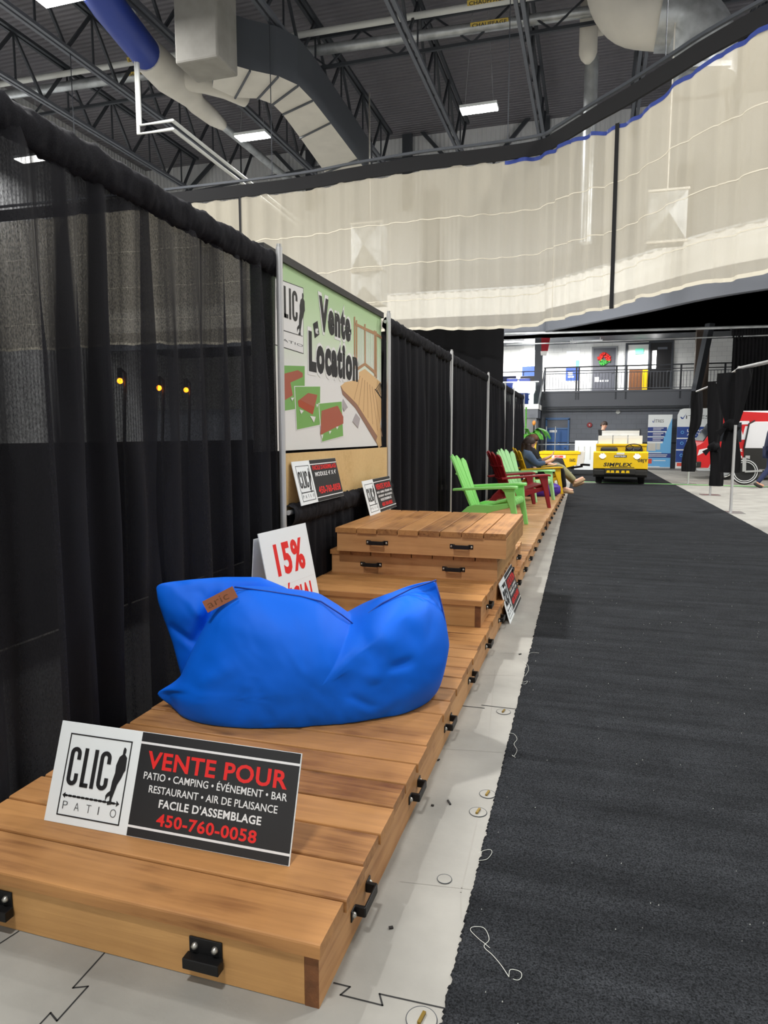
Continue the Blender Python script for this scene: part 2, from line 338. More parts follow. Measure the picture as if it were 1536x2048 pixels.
# dark exhibition carpet along the aisle
def carpet_mat():
    m = mat('carpet_charcoal', (52, 55, 60), .95, spec=.1); nt = m.node_tree; N = nt.nodes.new; L = nt.links.new; b = nt.nodes['Principled BSDF']
    tc = N('ShaderNodeTexCoord')
    n = N('ShaderNodeTexNoise'); n.inputs['Scale'].default_value = 190; n.inputs['Detail'].default_value = 4; n.inputs['Roughness'].default_value = .75; L(tc.outputs['Object'], n.inputs['Vector'])
    n2 = N('ShaderNodeTexNoise'); n2.inputs['Scale'].default_value = 5; n2.inputs['Detail'].default_value = 5; L(tc.outputs['Object'], n2.inputs['Vector'])
    mp = N('ShaderNodeMapping'); mp.inputs['Scale'].default_value = (.35, 6, 1); mp.inputs['Rotation'].default_value = (0, 0, .03); L(tc.outputs['Object'], mp.inputs['Vector'])
    n3 = N('ShaderNodeTexNoise'); n3.inputs['Scale'].default_value = 1.6; n3.inputs['Detail'].default_value = 5; n3.inputs['Roughness'].default_value = .65; L(mp.outputs[0], n3.inputs['Vector'])
    r = N('ShaderNodeMapRange'); r.inputs[1].default_value = .36; r.inputs[2].default_value = .7; r.inputs[3].default_value = .2; r.inputs[4].default_value = 2.0; L(n.outputs['Fac'], r.inputs[0])
    q = N('ShaderNodeMapRange'); q.inputs[1].default_value = .3; q.inputs[2].default_value = .72; q.inputs[3].default_value = .72; q.inputs[4].default_value = 1.4; L(n3.outputs['Fac'], q.inputs[0])
    q2 = N('ShaderNodeMapRange'); q2.inputs[1].default_value = .3; q2.inputs[2].default_value = .7; q2.inputs[3].default_value = .85; q2.inputs[4].default_value = 1.15; L(n2.outputs['Fac'], q2.inputs[0])
    a = N('ShaderNodeMath'); a.operation = 'MULTIPLY'; L(r.outputs[0], a.inputs[0]); L(q.outputs[0], a.inputs[1])
    a2 = N('ShaderNodeMath'); a2.operation = 'MULTIPLY'; L(a.outputs[0], a2.inputs[0]); L(q2.outputs[0], a2.inputs[1])
    x = N('ShaderNodeMix'); x.data_type = 'RGBA'; x.blend_type = 'MULTIPLY'; x.inputs[0].default_value = 1; x.inputs[6].default_value = srgb(45, 47, 50); L(a2.outputs[0], x.inputs[7])
    L(x.outputs[2], b.inputs['Base Color'])
    ad = N('ShaderNodeMath'); ad.operation = 'MULTIPLY_ADD'; ad.inputs[1].default_value = 2.0; L(n3.outputs['Fac'], ad.inputs[0]); L(n.outputs['Fac'], ad.inputs[2])
    bp = N('ShaderNodeBump'); bp.inputs['Strength'].default_value = .8; bp.inputs['Distance'].default_value = .012; L(ad.outputs[0], bp.inputs['Height']); L(bp.outputs[0], b.inputs['Normal'])
    return m
M['carpet'] = carpet_mat()
cl0, cl1 = atZ(880.8, 2046), atZ(1140, 969); cr0, cr1 = atZ(1519, 1060), atZ(1348, 968.5)
def cx_l(y): return cl0.x + (cl1.x-cl0.x)*(y-cl0.y)/(cl1.y-cl0.y)
def cx_r(y): return cr0.x + (cr1.x-cr0.x)*(y-cr0.y)/(cr1.y-cr0.y)
def carpet(name, ys, zt, lx, rx, fuzz, label):
    mb = MB(); rr = random.Random(3)
    A = [(lx(y)+rr.uniform(-fuzz, fuzz), y) for y in ys]; B = [(rx(y)+rr.uniform(-fuzz, fuzz), y) for y in ys]
    n = len(ys); vs = [(x, y, 0.0005) for x, y in A] + [(x+.004, y, zt) for x, y in A] + [(x-.004, y, zt) for x, y in B] + [(x, y, .0005) for x, y in B]
    fs = []
    for i in range(n-1):
        for k in range(3): fs.append((k*n+i, k*n+i+1, (k+1)*n+i+1, (k+1)*n+i))
    fs += [(0, n, 2*n, 3*n), (n-1, 4*n-1, 3*n-1, 2*n-1)]
    mb.add(vs, fs); return tag(mb.build(name, M['carpet']), label, 'carpet')
ys = []; y = .3
while y < 20.0: ys.append(y); y += .006 if y < 3 else .02 if y < 8 else .1
carpet('aisle_carpet', ys, .009, cx_l, cx_r, .0045, 'long charcoal carpet runner down the aisle beside the wooden decking')
carpet('aisle_carpet', [20.4+.3*i for i in range(33)], .008, lambda y: -.55-.1*(y-20.4), lambda y: cx_r(y)-.03, .003, 'dark carpet beyond the green tape, under the back of the yellow cart')
tp = MB(); a, b = atZ(1150, 963.5), atZ(1560, 975); n = Vector((0, .09, 0))
tp.add([Vector((a.x, a.y-.1, .0105)), Vector((b.x, b.y-.1, .0105)), Vector((b.x, b.y+.12, .0105)), Vector((a.x, a.y+.12, .0105)),
        Vector((a.x, a.y-.1, .0095)), Vector((b.x, b.y-.1, .0095)), Vector((b.x, b.y+.12, .0095)), Vector((a.x, a.y+.12, .0095))],
       [(0, 1, 2, 3), (7, 6, 5, 4), (0, 4, 5, 1), (1, 5, 6, 2), (2, 6, 7, 3), (3, 7, 4, 0)])
tag(tp.build('floor_tape', M['green_tape']), 'pale green tape strip across the aisle in front of the cart wheels', 'tape')

# --- walls
def ribbed(name, col, scale=3.3, axis='X', strength=.9, rough=.6):
    m = mat(name, col, rough); nt = m.node_tree; N = nt.nodes.new; L = nt.links.new; b = nt.nodes['Principled BSDF']
    tc = N('ShaderNodeTexCoord'); w = N('ShaderNodeTexWave'); w.bands_direction = axis; w.inputs['Scale'].default_value = scale; L(tc.outputs['Object'], w.inputs['Vector'])
    bp = N('ShaderNodeBump'); bp.inputs['Strength'].default_value = strength; bp.inputs['Distance'].default_value = .04; L(w.outputs['Fac'], bp.inputs['Height']); L(bp.outputs[0], b.inputs['Normal'])
    return m
def blocks(name, col, mortar, bw=.4, bh=.2, rough=.75, flip=False):
    m = mat(name, col, rough); nt = m.node_tree; N = nt.nodes.new; L = nt.links.new; b = nt.nodes['Principled BSDF']
    tc = N('ShaderNodeTexCoord'); sp = N('ShaderNodeSeparateXYZ'); cb = N('ShaderNodeCombineXYZ'); L(tc.outputs['Object'], sp.inputs[0])
    L(sp.outputs[1 if flip else 0], cb.inputs[0]); L(sp.outputs[2], cb.inputs[1])
    t = N('ShaderNodeTexBrick'); t.inputs['Scale'].default_value = 1; t.inputs['Brick Width'].default_value = bw; t.inputs['Row Height'].default_value = bh; t.inputs['Mortar Size'].default_value = .006
    t.inputs['Color1'].default_value = srgb(*col); t.inputs['Color2'].default_value = tuple(x*.94 for x in srgb(*col)[:3])+(1,); t.inputs['Mortar'].default_value = srgb(*mortar)
    L(cb.outputs[0], t.inputs['Vector']); L(t.outputs['Color'], b.inputs['Base Color']); return m
M['blk_grey'] = blocks('grey_blocks', (124, 129, 138), (104, 108, 116)); M['blk_pale'] = blocks('pale_blocks', (222, 223, 220), (188, 190, 188))
M['panel'] = ribbed('ribbed_panel', (214, 216, 218), 1.6); M['panely'] = ribbed('ribbed_panel_side', (206, 208, 210), 1.6, 'Y'); M['deckribs'] = ribbed('roof_ribs', (112, 110, 116), 1.5, 'Y', 1, .6)
YW = 30.5
w = MB(); w.box((-22, YW, 0), (11, YW+.3, 2.62)); struct(w.build('wall_back', M['blk_grey']))
w = MB(); w.box((-22, 31.2, 6.2), (11, 31.5, 14.6)); struct(w.build('wall_upper', M['panel']))
w = MB(); w.box((-22.3, -6, 0), (-22, 34, 14.6)); struct(w.build('wall_left', M['panely']))
w = MB(); w.box((11, -6, 0), (11.3, 34, 14.6)); struct(w.build('wall_right', M['panely']))
w = MB(); w.box((-22, -6.3, 0), (11, -6, 14.6)); struct(w.build('wall_front', M['panel']))
w = MB(); w.box((-22.3, -6.3, 14.6), (11.3, 34.3, 14.8)); struct(w.build('ceiling', M['deckribs']))

# --- balcony: slab, corridor wall, doors
YS = 30.2
def yz(px, py, y): p = atY(px, py, y); return p.x, p.z
zs0 = yz(1260, 812, YS)[1]; zs1 = yz(1260, 781, YS)[1]
sx = yz(1083, 800, YS)[0]
b = MB(); b.box((sx, YS, zs0), (11, 34, zs1)); b.box((sx, YS-.06, zs1-.05), (11, YS+.1, zs1+.02)); struct(b.build('trim_1', M['steelmid'])); 
b = MB(); b.box((sx, YS-.1, zs0-.09), (11, YS, zs0-.02)); b.box((sx, YS-.16, zs0-.16), (11, YS-.1, zs0-.12)); struct(b.build('trim_2', M['steeldk']))
YC = 33.6
w = MB(); w.box((-22, YC, zs1-.5), (11, YC+.25, 6.4)); struct(w.build('wall_corridor', M['blk_pale']))
def door(n, px0, px1, pyt, m, frame_m, y=YC, z0=zs1, extra=None):
    x0, zt = yz(px0, pyt, y-.05); x1, _ = yz(px1, pyt, y-.05)
    d = MB(); d.box((x0, y-.06, z0), (x1, y-.01, zt)); o = struct(d.build('door_%d' % n, m))
    f = MB(); f.box((x0-.07, y-.09, z0), (x0, y-.005, zt+.07)); f.box((x1, y-.09, z0), (x1+.07, y-.005, zt+.07)); f.box((x0, y-.09, zt), (x1, y-.005, zt+.07)); f.build('door_frame', frame_m, o)
    h = MB(); h.ball((x1-.12, y-.1, z0+1.02), .035); h.build('door_handle', M['steel'], o)
    return o, x0, x1, zt
o, x0, x1, zt = door(1, 1187, 1232, 697, M['charcoal'], M['wallgrey'])
k = MB()
for i, (a, bb) in enumerate([(.1, .3), (.33, .4), (.44, .5), (.56, .62), (.66, .72)]): k.box((x0+a*(x1-x0), YC-.068, zs1+.62), (x0+bb*(x1-x0), YC-.061, zs1+.7+(.14 if i == 0 else 0)))
k.build('door_lettering_strip', M['white_ink'], o)
o, x0, x1, zt = door(2, 1301, 1344, 686, M['black'], M['steeldk'])
k = MB(); xa = x0+.12*(x1-x0); k.box((xa, YC-.07, zs1+1.15), (xa+.16, YC-.06, zs1+1.95)); k.build('vision_panel', M['diffuser'], o)
k = MB(); k.box((x0+.35*(x1-x0), YC-.068, zt-.3), (x0+.8*(x1-x0), YC-.061, zt-.2)); k.build('name_plate', M['steelmid'], o)
# lit doorway beside it
x0, zt = yz(1256, 690, YC-.05); x1, _ = yz(1300, 690, YC-.05)
k = MB(); k.box((x0, YC-.03, zs1), (x1, YC-.005, zt)); o = struct(k.build('door_3', M['wallpale']))
k = MB(); k.box((x0-.1, YC-.1, zs1), (x0, YC-.003, zt+.08)); k.box((x0, YC-.1, zt), (x1, YC-.003, zt+.08)); k.build('door_frame', M['steeldk'], o)
k = MB(); k.box((x0+.1, YC-.05, zs1), (x1-.08, YC-.03, zs1+1.15)); k.build('lower_panel', M['endgrain'], o)
k = MB(); k.box((x0+.35*(x1-x0), YC-.09, zt-.42), (x0+.72*(x1-x0), YC-.05, zt-.18))
tag(k.build('exit_sign', M['exitgreen']), 'small green exit sign in the lit balcony doorway', 'sign')
k = MB(); xx = yz(1287, 700, YC-.2)[0]; k.box((xx, YC-.25, zs1), (xx+.22, YC-.2, zs1+1.1)); tag(k.build('notice_board', M['cart']), 'tall narrow yellow board standing in the balcony doorway', 'board')
# notice posters on the corridor wall
x0, zt = yz(1133, 702, YC-.05); x1, zb = yz(1158, 762, YC-.05)
t = thing('wall_poster', 'white and blue poster on the balcony wall left of the grey door', 'poster', (x0, YC-.03, zb))
w_, h_ = x1-x0, zt-zb
k = MB(); k.box((0, 0, 0), (w_, .025, h_)); k.build('sheet', M['white'], t)
k = MB(); k.box((0, -.006, .02), (w_, 0, .45*h_)); k.build('blue_field', M['bluewrap'], t)
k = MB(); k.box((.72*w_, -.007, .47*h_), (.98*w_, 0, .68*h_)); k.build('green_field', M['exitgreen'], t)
k = MB(); k.box((.15*w_, -.009, .12*h_), (.6*w_, -.006, .17*h_)); k.box((.15*w_, -.009, .2*h_), (.5*w_, -.006, .3*h_)); k.build('text_lines', M['white_ink'], t)
x0, zt = yz(1046, 702, YC-.05); x1, zb = yz(1071, 745, YC-.05)
k = MB(); k.box((x0, YC-.05, zb+.3), (x1, YC-.02, zt)); o = struct(k.build('window_1', M['diffuser'])); k = MB(); k.box((x0-.02, YC-.06, zb-.8), (x1, YC-.015, zb+.3)); k.build('sill_panel', M['bluewrap'], o)
# wreath
cxx, czz = yz(1208, 718, YC-.15)
t = thing('door_wreath', 'round red and green wreath hung on the grey balcony door', 'wreath', (cxx, YC-.1, czz))
rr = random.Random(5); k = MB(); k2 = MB()
for i in range(90):
    a = rr.uniform(0, 6.28); r_ = rr.uniform(.1, .27); c = (r_*math.cos(a), rr.uniform(-.07, .02), r_*math.sin(a))
    (k2 if (math.sin(a) < -.35) else k).ball(c, .05, n=6, m=4)
k.build('red_ribbon', M['wreath'], t, 180); k2.build('green_sprigs', M['wreathg'], t, 180)
# railing
x0 = yz(1088, 737, YS)[0]; zt = yz(1260, 731, YS)[1]
t = thing('balcony_railing', 'grey metal balustrade along the upper balcony edge', 'railing', (x0, YS+.05, zs1)); hh = zt-zs1; LL = 11-x0-.05
k = MB(); k.bar((0, 0, hh), (LL, 0, hh), .06, .05); k.bar((0, 0, hh-.16), (LL, 0, hh-.16), .045, .035); k.build('top_rail', M['steeldk'], t)
k = MB(); k.bar((0, 0, hh-.26), (LL, 0, hh-.26), .03); k.bar((0, 0, .1), (LL, 0, .1), .03)
i = 0
while i*.125 < LL: k.bar((i*.125, 0, .1), (i*.125, 0, hh-.26), .018); i += 1
k.build('baluster_panel', M['steelmid'], t)
for px in (1090, 1153, 1158, 1233, 1253, 1362, 1450): 
    xx = yz(px, 750, YS)[0]-x0; k = MB(); k.bar((xx, -.03, -.35), (xx, -.03, hh), .07, .05); k.build('post', M['steeldk'], t)
# seating bay left of the corner column
bx0 = -6; 
k = MB(); YB = 28.2
zb0 = yz(1070, 836, YB)[1]; zb1 = yz(1070, 818, YB)[1]; zb2 = yz(1070, 808, YB)[1]; xr = yz(1076, 820, YB)[0]
k.box((bx0, YB, zb0), (xr, YW+3, zb1)); k.cur = 1; k.box((bx0, YB-.03, zb1), (xr+.02, YW+3, zb2)); struct(k.build('trim_3', [M['steelmid'], M['wallpale']]))
k = MB(); k.box((bx0, YB+.05, zb0-2.4), (xr-.06, YB+2.2, zb0)); struct(k.build('wall_bay', M['wallgrey']))
zg = yz(1060, 764, YB)[1]
t = thing('glass_balustrade', 'clear glass balustrade in front of the blue seats', 'balustrade', (bx0, YB+.05, zb2))
k = MB(); k.box((0, 0, 0), (xr-bx0-.03, .015, zg-zb2)); k.build('pane', M['glasspane'], t)
k = MB(); k.bar((0, .007, zg-zb2+.015), (xr-bx0, .007, zg-zb2+.015), .04); k.build('cap_rail', M['galv'], t)
k = MB(); k.bar((xr-bx0, .2, 0), (xr-bx0+.1, 1.9, zg-zb2+.6), .06); k.build('sloping_rail', M['galv'], t)
seat_lab = ['blue stadium seat, upper row beside the column', 'blue stadium seat, upper row beside the drape', 'blue stadium seat, lower row behind the glass']
for i, (px, py, yy) in enumerate([(1050, 765, 28.9), (1025, 765, 28.9), (1047, 790, 28.5)]):
    x, z = yz(px, py, yy); t = thing('stadium_seat', seat_lab[i], 'seat', (x, yy, zb2 if i == 2 else zb2+.4)); s0 = z-(zb2 if i == 2 else zb2+.4)
    k = MB(); k.box((-.22, -.2, 0), (.22, -.12, s0+.15)); k.build('back', M['seatblue'], t, bevel=.03)
    k = MB(); k.box((-.22, -.15, max(.05, s0-.2)), (.22, .22, max(.05, s0-.2)+.06)); k.build('seat_pan', M['seatblue'], t, bevel=.02)
    k = MB(); k.bar((0, 0, 0), (0, 0, max(.1, s0-.2)), .08); k.build('pedestal', M['steeldk'], t)
for i, (px, m_, lab) in enumerate([(1017, M['navy'], 'dark blue padded chair back up on the balcony beside the black backdrop'), (1056, M['vinyl'], 'black padded chair back up on the balcony left of the column')]):
    x, z = yz(px, 752, 30.6); t = thing('padded_chair', lab, 'chair', (x, 30.6, zb2))
    k = MB(); k.box((-.33, 0, z-zb2-.55), (.33, .1, z-zb2)); k.build('backrest', m_, t, bevel=.03)
    k = MB(); k.box((-.33, .05, z-zb2-.62), (.33, .6, z-zb2-.52)); k.build('seat', m_, t, bevel=.02)
    for sx_ in (-.3, .3):
        k = MB(); k.bar((sx_, .08, 0), (sx_, .08, z-zb2-.5), .04); k.build('leg', M['steeldk'], t)
k = MB(); 
for zz in (.35, .8, 1.15): k.bar((-5.5, 31.2, zb2+zz+.4), (-2.1, 31.2, zb2+zz+.4), .04)
for xx in (-5.4, -3.9, -2.95): k.bar((xx, 31.2, zb2), (xx, 31.2, zb2+1.55), .04)
tag(k.build('guard_rail', M['steeldk']), 'thin dark guard rail behind the blue seats', 'railing')
# columns and strut
x, _ = yz(1077, 760, YS); z1 = 5.4
k = MB(); k.box((x-.16, YS-.3, 0), (x+.16, YS+.0, z1)); struct(k.build('trim_4', M['steeldk']))
x, _ = yz(1405, 750, YS-.3)
k = MB(); k.box((x-.3, YS-.4, 0), (x+.2, YS-.1, 6)); struct(k.build('trim_5', M['brownsteel']))
a = atY(1422, 640, 29.0); b_ = atY(1388, 800, 29.4); k = MB(); k.bar(a, b_, .3, .2); k.bar(b_, b_+Vector((-.05, .1, -2.2)), .3, .2); struct(k.build('trim_6', M['steeldk']))
# stocking decoration by the column
x, z = yz(1090, 690, YS-.35); t = thing('felt_stocking', 'red felt decoration with white trim hung on the balcony column', 'decoration', (x, YS-.36, z))
k = MB(); k.prism([(-.16, .3), (.2, .28), (.12, -.25), (-.14, -.25)], .08); k.build('felt', M['santa'], t)
k = MB(); k.prism([(-.18, -.25), (.1, -.25), (.06, -.42), (-.16, -.42)], .1); k.build('white_trim', M['carton'], t)

# --- running track above: guard, beam, soffit
gp = [atZ(x, y, 6.0) for x, y in [(1068, 628), (1096, 620), (1150, 608), (1219, 592), (1300, 572), (1374, 552), (1450, 535), (1536, 519), (1700, 489)]]
y0 = gp[0].y; gp = [Vector((-22, y0, 6)), Vector((-12, y0, 6)), Vector((-6, y0, 6))] + gp
gp = spline(gp, 8)
def ribbon(mb, path, z0, z1, t=.1):
    n = len(path); vs = []
    for i, p in enumerate(path):
        d = (path[min(i+1, n-1)]-path[max(i-1, 0)]).normalized(); nn = Vector((-d.y, d.x, 0))*t
        vs += [(p.x, p.y, z0), (p.x, p.y, z1), (p.x+nn.x, p.y+nn.y, z1), (p.x+nn.x, p.y+nn.y, z0)]
    fs = []
    for i in range(n-1):
        for k in range(4): a = i*4+k; b = i*4+(k+1) % 4; fs.append((a, b, b+4, a+4))
    return mb.add(vs, fs)
# corrugated guard: vertical pickets along the path
k = MB(); acc = 0; dense = []
for a, b in zip(gp, gp[1:]):
    L_ = (b-a).length; nst = max(1, int(L_/.08))
    for i in range(nst): dense.append(a.lerp(b, i/nst))
zz = []
for i, p in enumerate(dense):
    d = (dense[min(i+1, len(dense)-1)]-dense[max(i-1, 0)]).normalized(); nn = Vector((-d.y, d.x, 0)); zz.append(p + nn*(.045 if i % 4 < 2 else 0))
ribbon(k, zz, 6.05, 7.03, .02); struct(k.build('trim_7', M['wallpale']))
k = MB(); ribbon(k, gp, 5.25, 6.05, .25); struct(k.build('trim_8', M['steelmid']))
k = MB(); ribbon(k, gp, 7.03, 7.1, .1); struct(k.build('trim_9', M['galv']))
k = MB(); n = len(gp); far = []
for p in gp: far.append(Vector((max(p.x, -22) if p.y > y0-.2 else 10.9, 31.2 if p.y > y0-1.5 else max(p.y, 14), 0)))
vs = [(p.x, p.y+.1, 5.55) for p in gp] + [(p.x, p.y, 5.55) for p in far] + [(p.x, p.y+.1, 5.9) for p in gp] + [(p.x, p.y, 5.9) for p in far]
fs = [(i, i+1, n+i+1, n+i) for i in range(n-1)] + [(2*n+i, 2*n+i+1, 3*n+i+1, 3*n+i) for i in range(n-1)]
k.add(vs, fs); k.add([(gp[-1].x, gp[-1].y, 5.55), (10.9, gp[-1].y, 5.55), (10.9, 31.2, 5.55), (gp[12].x+3, 31.2, 5.55)], [(0, 1, 2, 3)])
k.box((-22, 31.1, 5.55), (11, 33.9, 5.9))
struct(k.build('trim_10', M['steeldk']))
# pipe rail under the track
a = atY(1010, 668, 27.5); b = atY(1700, 648, 26.0)
k = MB(); k.tube([a, b], .05); k.tube([a+Vector((0, .5, -.35)), b+Vector((0, .5, -.2))], .025)
tag(k.build('overhead_pipe', M['galv']), 'long grey pipe running below the running track above the balcony', 'pipe')
# fluorescent fixtures of the corridor
def tube_light(px0, px1, py, y, label, e):
    a = atY(px0, py, y); b = atY(px1, py, y); t = thing('tube_light', label, 'light', (a.x, y, a.z)); L_ = b.x-a.x
    k = MB(); k.box((0, -.08, 0), (L_, .08, .05)); k.build('housing', M['white'], t)
    k = MB(); k.box((.02, -.06, -.04), (L_-.02, .06, 0)); k.build('diffuser', M['tubelight'], t)
    for xx in (.1, L_-.1): k = MB(); k.bar((xx, 0, .05), (xx, 0, 5.6-a.z), .03); k.build('hanger', M['white'], t)
    area('corridor_lamp', ((a.x+b.x)/2, y-.1, a.z-.08), e, L_, .1)
tube_light(1140, 1205, 684, 31.6, 'glowing tube light over the balcony door with the wreath', 380)
tube_light(990, 1048, 684, 31.6, 'glowing tube light over the balcony behind the black backdrop', 520)
area('doorway_lamp', (1.9, 32.9, 5.2), 60, .6, .3)
# black velour backdrop hung under the divider curtain
def drape_grid(mb, path, zt, zb, folds, amp, seed, nu=160, nv=24, flare=1.0):
    """cloth hanging along path (list of Vectors); folds run down it"""
    nf = noise1(seed); cum = [0]
    for a, b in zip(path, path[1:]): cum.append(cum[-1]+(b-a).length)
    T = cum[-1]
    def at(u):
        s = u*T; i = 0
        while i < len(cum)-2 and cum[i+1] < s: i += 1
        f = (s-cum[i])/max(1e-6, cum[i+1]-cum[i]); d = (path[i+1]-path[i]).normalized(); return path[i].lerp(path[i+1], f), Vector((-d.y, d.x, 0))
    def fn(u, v):
        p, n = at(u); w = nf(u*folds*.9 + .25*nf(v*1.1+seed)*.35)*.7 + .45*math.sin(u*folds*6.28/1.0 + 1.3*nf(u*3))
        a = amp*(.35+.65*min(1, v*3))*(1+(flare-1)*v)
        return (p.x+n.x*a*w, p.y+n.y*a*w, zt+(zb-zt)*v)
    mb.grid(fn, nu, nv); return mb
k = MB(); drape_grid(k, [atZ(720, 662, 4.05), atZ(1008, 660, 4.05)], 4.1, .03, 9, .05, 12, 120, 20)
tag(k.build('black_backdrop', M['vel'], smooth=180), 'tall black cloth hanging below the beige divider curtain', 'curtain')
# black curtain far right with a gathered head
t = thing('stage_curtain', 'black curtain with gathered top, at the back right beyond the van', 'curtain', (0, 0, 0))
a, b = atY(1467, 660, 27.0), atY(1640, 655, 27.0); ztc = a.z
k = MB(); drape_grid(k, [Vector((a.x, a.y, 0)), Vector((b.x, b.y, 0))], ztc-.2, .05, 22, .07, 31, 240, 10); k.build('cloth', M['vel'], t, 180)
k = MB(); rr = random.Random(2)
for i in range(34): xx = a.x+i*.09; k.ball((xx, a.y-.05, ztc-.12+rr.uniform(-.05, .05)), .07, .1, .22, 8, 6)
k.build('gathered_heading', M['vel'], t, 180)
k = MB(); k.tube([(a.x-.1, a.y, ztc+.02), (b.x, b.y, ztc+.02)], .03); k.build('rail', M['steeldk'], t)
# ================================================================== overhead: trusses, ducts, lights, divider curtain
labs = ['dark steel roof truss running above the first drape pole, leftmost', 'dark steel roof truss left of the blue wrapped duct', 'dark steel roof truss above the white twin pipes',
        'dark steel roof truss crossing over the white duct wrap', 'dark steel roof truss between the two hanging lights', 'dark steel roof truss just right of the middle hanging light', 'dark steel roof truss beside the big silver duct elbow', 'dark steel roof truss over the right side of the aisle']
order = [(-17.8, 0), (-14.85, 1), (-11.62, 2), (-8.53, 3), (-5.28, 4), (-2.13, 5), (1.1, 6), (4.3, 7)]
def truss():
    t = thing('roof_truss', labs[0], 'truss', (0, 0, 0), group='roof trusses')
    Y0, Y1, zb, zt = -5.5, 28.3, 0, 1.55
    k = MB()
    for dx in (-.085, .085): k.box((dx-.05, Y0, zb-.05), (dx+.05, Y1, zb+.05))
    k.build('bottom_chord', M['steelmid'], t)
    k = MB()
    for dx in (-.085, .085): k.box((dx-.05, Y0, zt-.05), (dx+.05, Y1+.8, zt+.05))
    k.build('top_chord', M['steeldk'], t)
    k = MB(); y = Y0; up = True
    while y < Y1-.9:
        k.bar((0, y, zb if up else zt), (0, y+1.15, zt if up else zb), .07, .09); k.bar((0, y+1.15, zb), (0, y+1.15, zt), .045, .05) if up else None
        y += 1.15; up = not up
    k.bar((0, Y1-.3, zb), (0, Y1+.7, zt), .09)
    k.build('web', M['steeldk'], t); return t
t0 = truss(); t0.location = (order[0][0], 0, 12.4)
for x, i in order[1:]: dup(t0, (x, 0, 12.4), label=labs[i])
for i, y in enumerate((8.5, 15.0, 21.5)):
    k = MB(); k.bar((-21.9, y, 12.9), (10.9, y, 12.9), .09); k.bar((-21.9, y, 13.8), (10.9, y, 13.8), .09)
    for j in range(27): x = -21+j*1.15; k.bar((x, y, 12.9 if j % 2 else 13.8), (x+1.15, y, 13.8 if j % 2 else 12.9), .05)
    tag(k.build('bridging_girder', M['steeldk']), ['dark cross girder under the roof nearest the first drape', 'dark cross girder under the roof over the blue duct', 'dark cross girder under the roof over the hanging lights'][i], 'girder', 'cross girders')

# hanging high-bay lights
def highbay(px, py, label, e=260):
    p = atZ(px, py, 11.45); t = thing('highbay_light', label, 'light', p, group='hanging hall lights')
    k = MB(); k.box((-.58, -.24, 0), (.58, .24, .09)); k.build('housing', M['white'], t, bevel=.01)
    k = MB(); k.box((-.56, -.22, -.03), (.56, .22, 0)); k.build('diffuser', M['diffuser'], t)
    for dx in (-.45, .45): k = MB(); k.tube([(dx, 0, .09), (dx*.5, 0, 3.1)], .008, 6); k.build('hanging_wire', M['galv'], t)
    area('highbay_lamp', (p.x, p.y, p.z-.06), e, 1.1, .42)
highbay(958, 218, 'glowing white hanging light above the beige curtain, middle of the hall', 600)
highbay(505, 273, 'glowing white hanging light beside the white duct wrap', 600)
highbay(118, -6, 'glowing white hanging light at the top by the blue duct', 600)
highbay(62, 318, 'glowing white hanging light seen through the sheer drape at the left', 600)

# --- ducts
inner = [(425, 175), (470, 195), (515, 197), (545, 208), (565, 228), (600, 275), (650, 345), (660, 362)]
outer = [(432, 120), (500, 140), (556, 152), (596, 170), (625, 200), (660, 245), (715, 318), (745, 358)]
zb, hD = 11.0, 1.25
k = MB(); n = len(inner); I = [atZ(a, b, zb) for a, b in inner]; O = [atZ(a, b, zb) for a, b in outer]
t = thing('rectangular_duct', 'big rectangular air duct that turns a corner under the roof', 'duct', (0, 0, 0))
k.add(I+O, [(i, i+1, n+i+1, n+i) for i in range(n-1)]); 
k.cur = 1; up = Vector((0, 0, hD))
k.add(I+O+[p_+up for p_ in I]+[p_+up for p_ in O], [(i, i+1, 2*n+i+1, 2*n+i) for i in range(n-1)]+[(n+i, n+i+1, 3*n+i+1, 3*n+i) for i in range(n-1)]+[(2*n+i, 2*n+i+1, 3*n+i+1, 3*n+i) for i in range(n-1)]+[(0, n, 3*n, 2*n)])
k.build('casing', [M['duct'], M['duct2']], t)  # lit underside and shaded sides are put into the two colours
for i in range(1, n-1):
    k = MB(); a, b = I[i], O[i]; k.bar(a+Vector((0, 0, -.02)), b+Vector((0, 0, -.02)), .05, .05); k.build('joint_flange', M['duct2'], t)
a = atY(350, 128, 15.6); b = atY(436, 128, 15.6)
k = MB(); k.box((a.x, 15.6, a.z), (b.x, 16.6, 14.5)); tag(k.build('duct_riser', M['duct3'], bevel=.05), 'pale square duct riser dropping from the roof beside the rectangular duct', 'duct')
# blue wrapped round duct with pale Y-piece
t = thing('round_duct', 'round duct wrapped in blue sheet that ends in a pale tapered branch', 'duct', (0, 0, 0))
zc = 11.8; q = [atZ(x, y, zc) for x, y in [(130, -120), (215, 10), (292, 108)]]
k = MB(); k.tube(q, .42, 20); k.build('blue_wrap', M['bluetarp'], t, 60)
q2 = [q[-1]] + [atZ(x, y, zc) for x, y in [(335, 150), (362, 172), (385, 195)]] 
k = MB(); k.tube([q[-1]-(q[1]-q[2]).normalized()*-.02]+q2[1:], [.46, .50, .44, .34], 20)
k.tube([q2[2]]+[atZ(x, y, zc) for x, y in [(395, 210), (425, 235), (445, 250)]], [.34, .30, .26, .17], 16)
k.tube([q2[1]]+[atZ(x, y, zc+.1) for x, y in [(410, 165), (450, 178), (490, 196)]], [.34, .3, .27, .26], 16)
k.build('pale_branch', M['duct'], t, 60)
k = MB(); k.tube([atZ(x, y, zc) for x, y in [(440, 247), (475, 275), (560, 345), (600, 378)]], .14, 12); k.build('thin_tail', M['galv'], t, 60)
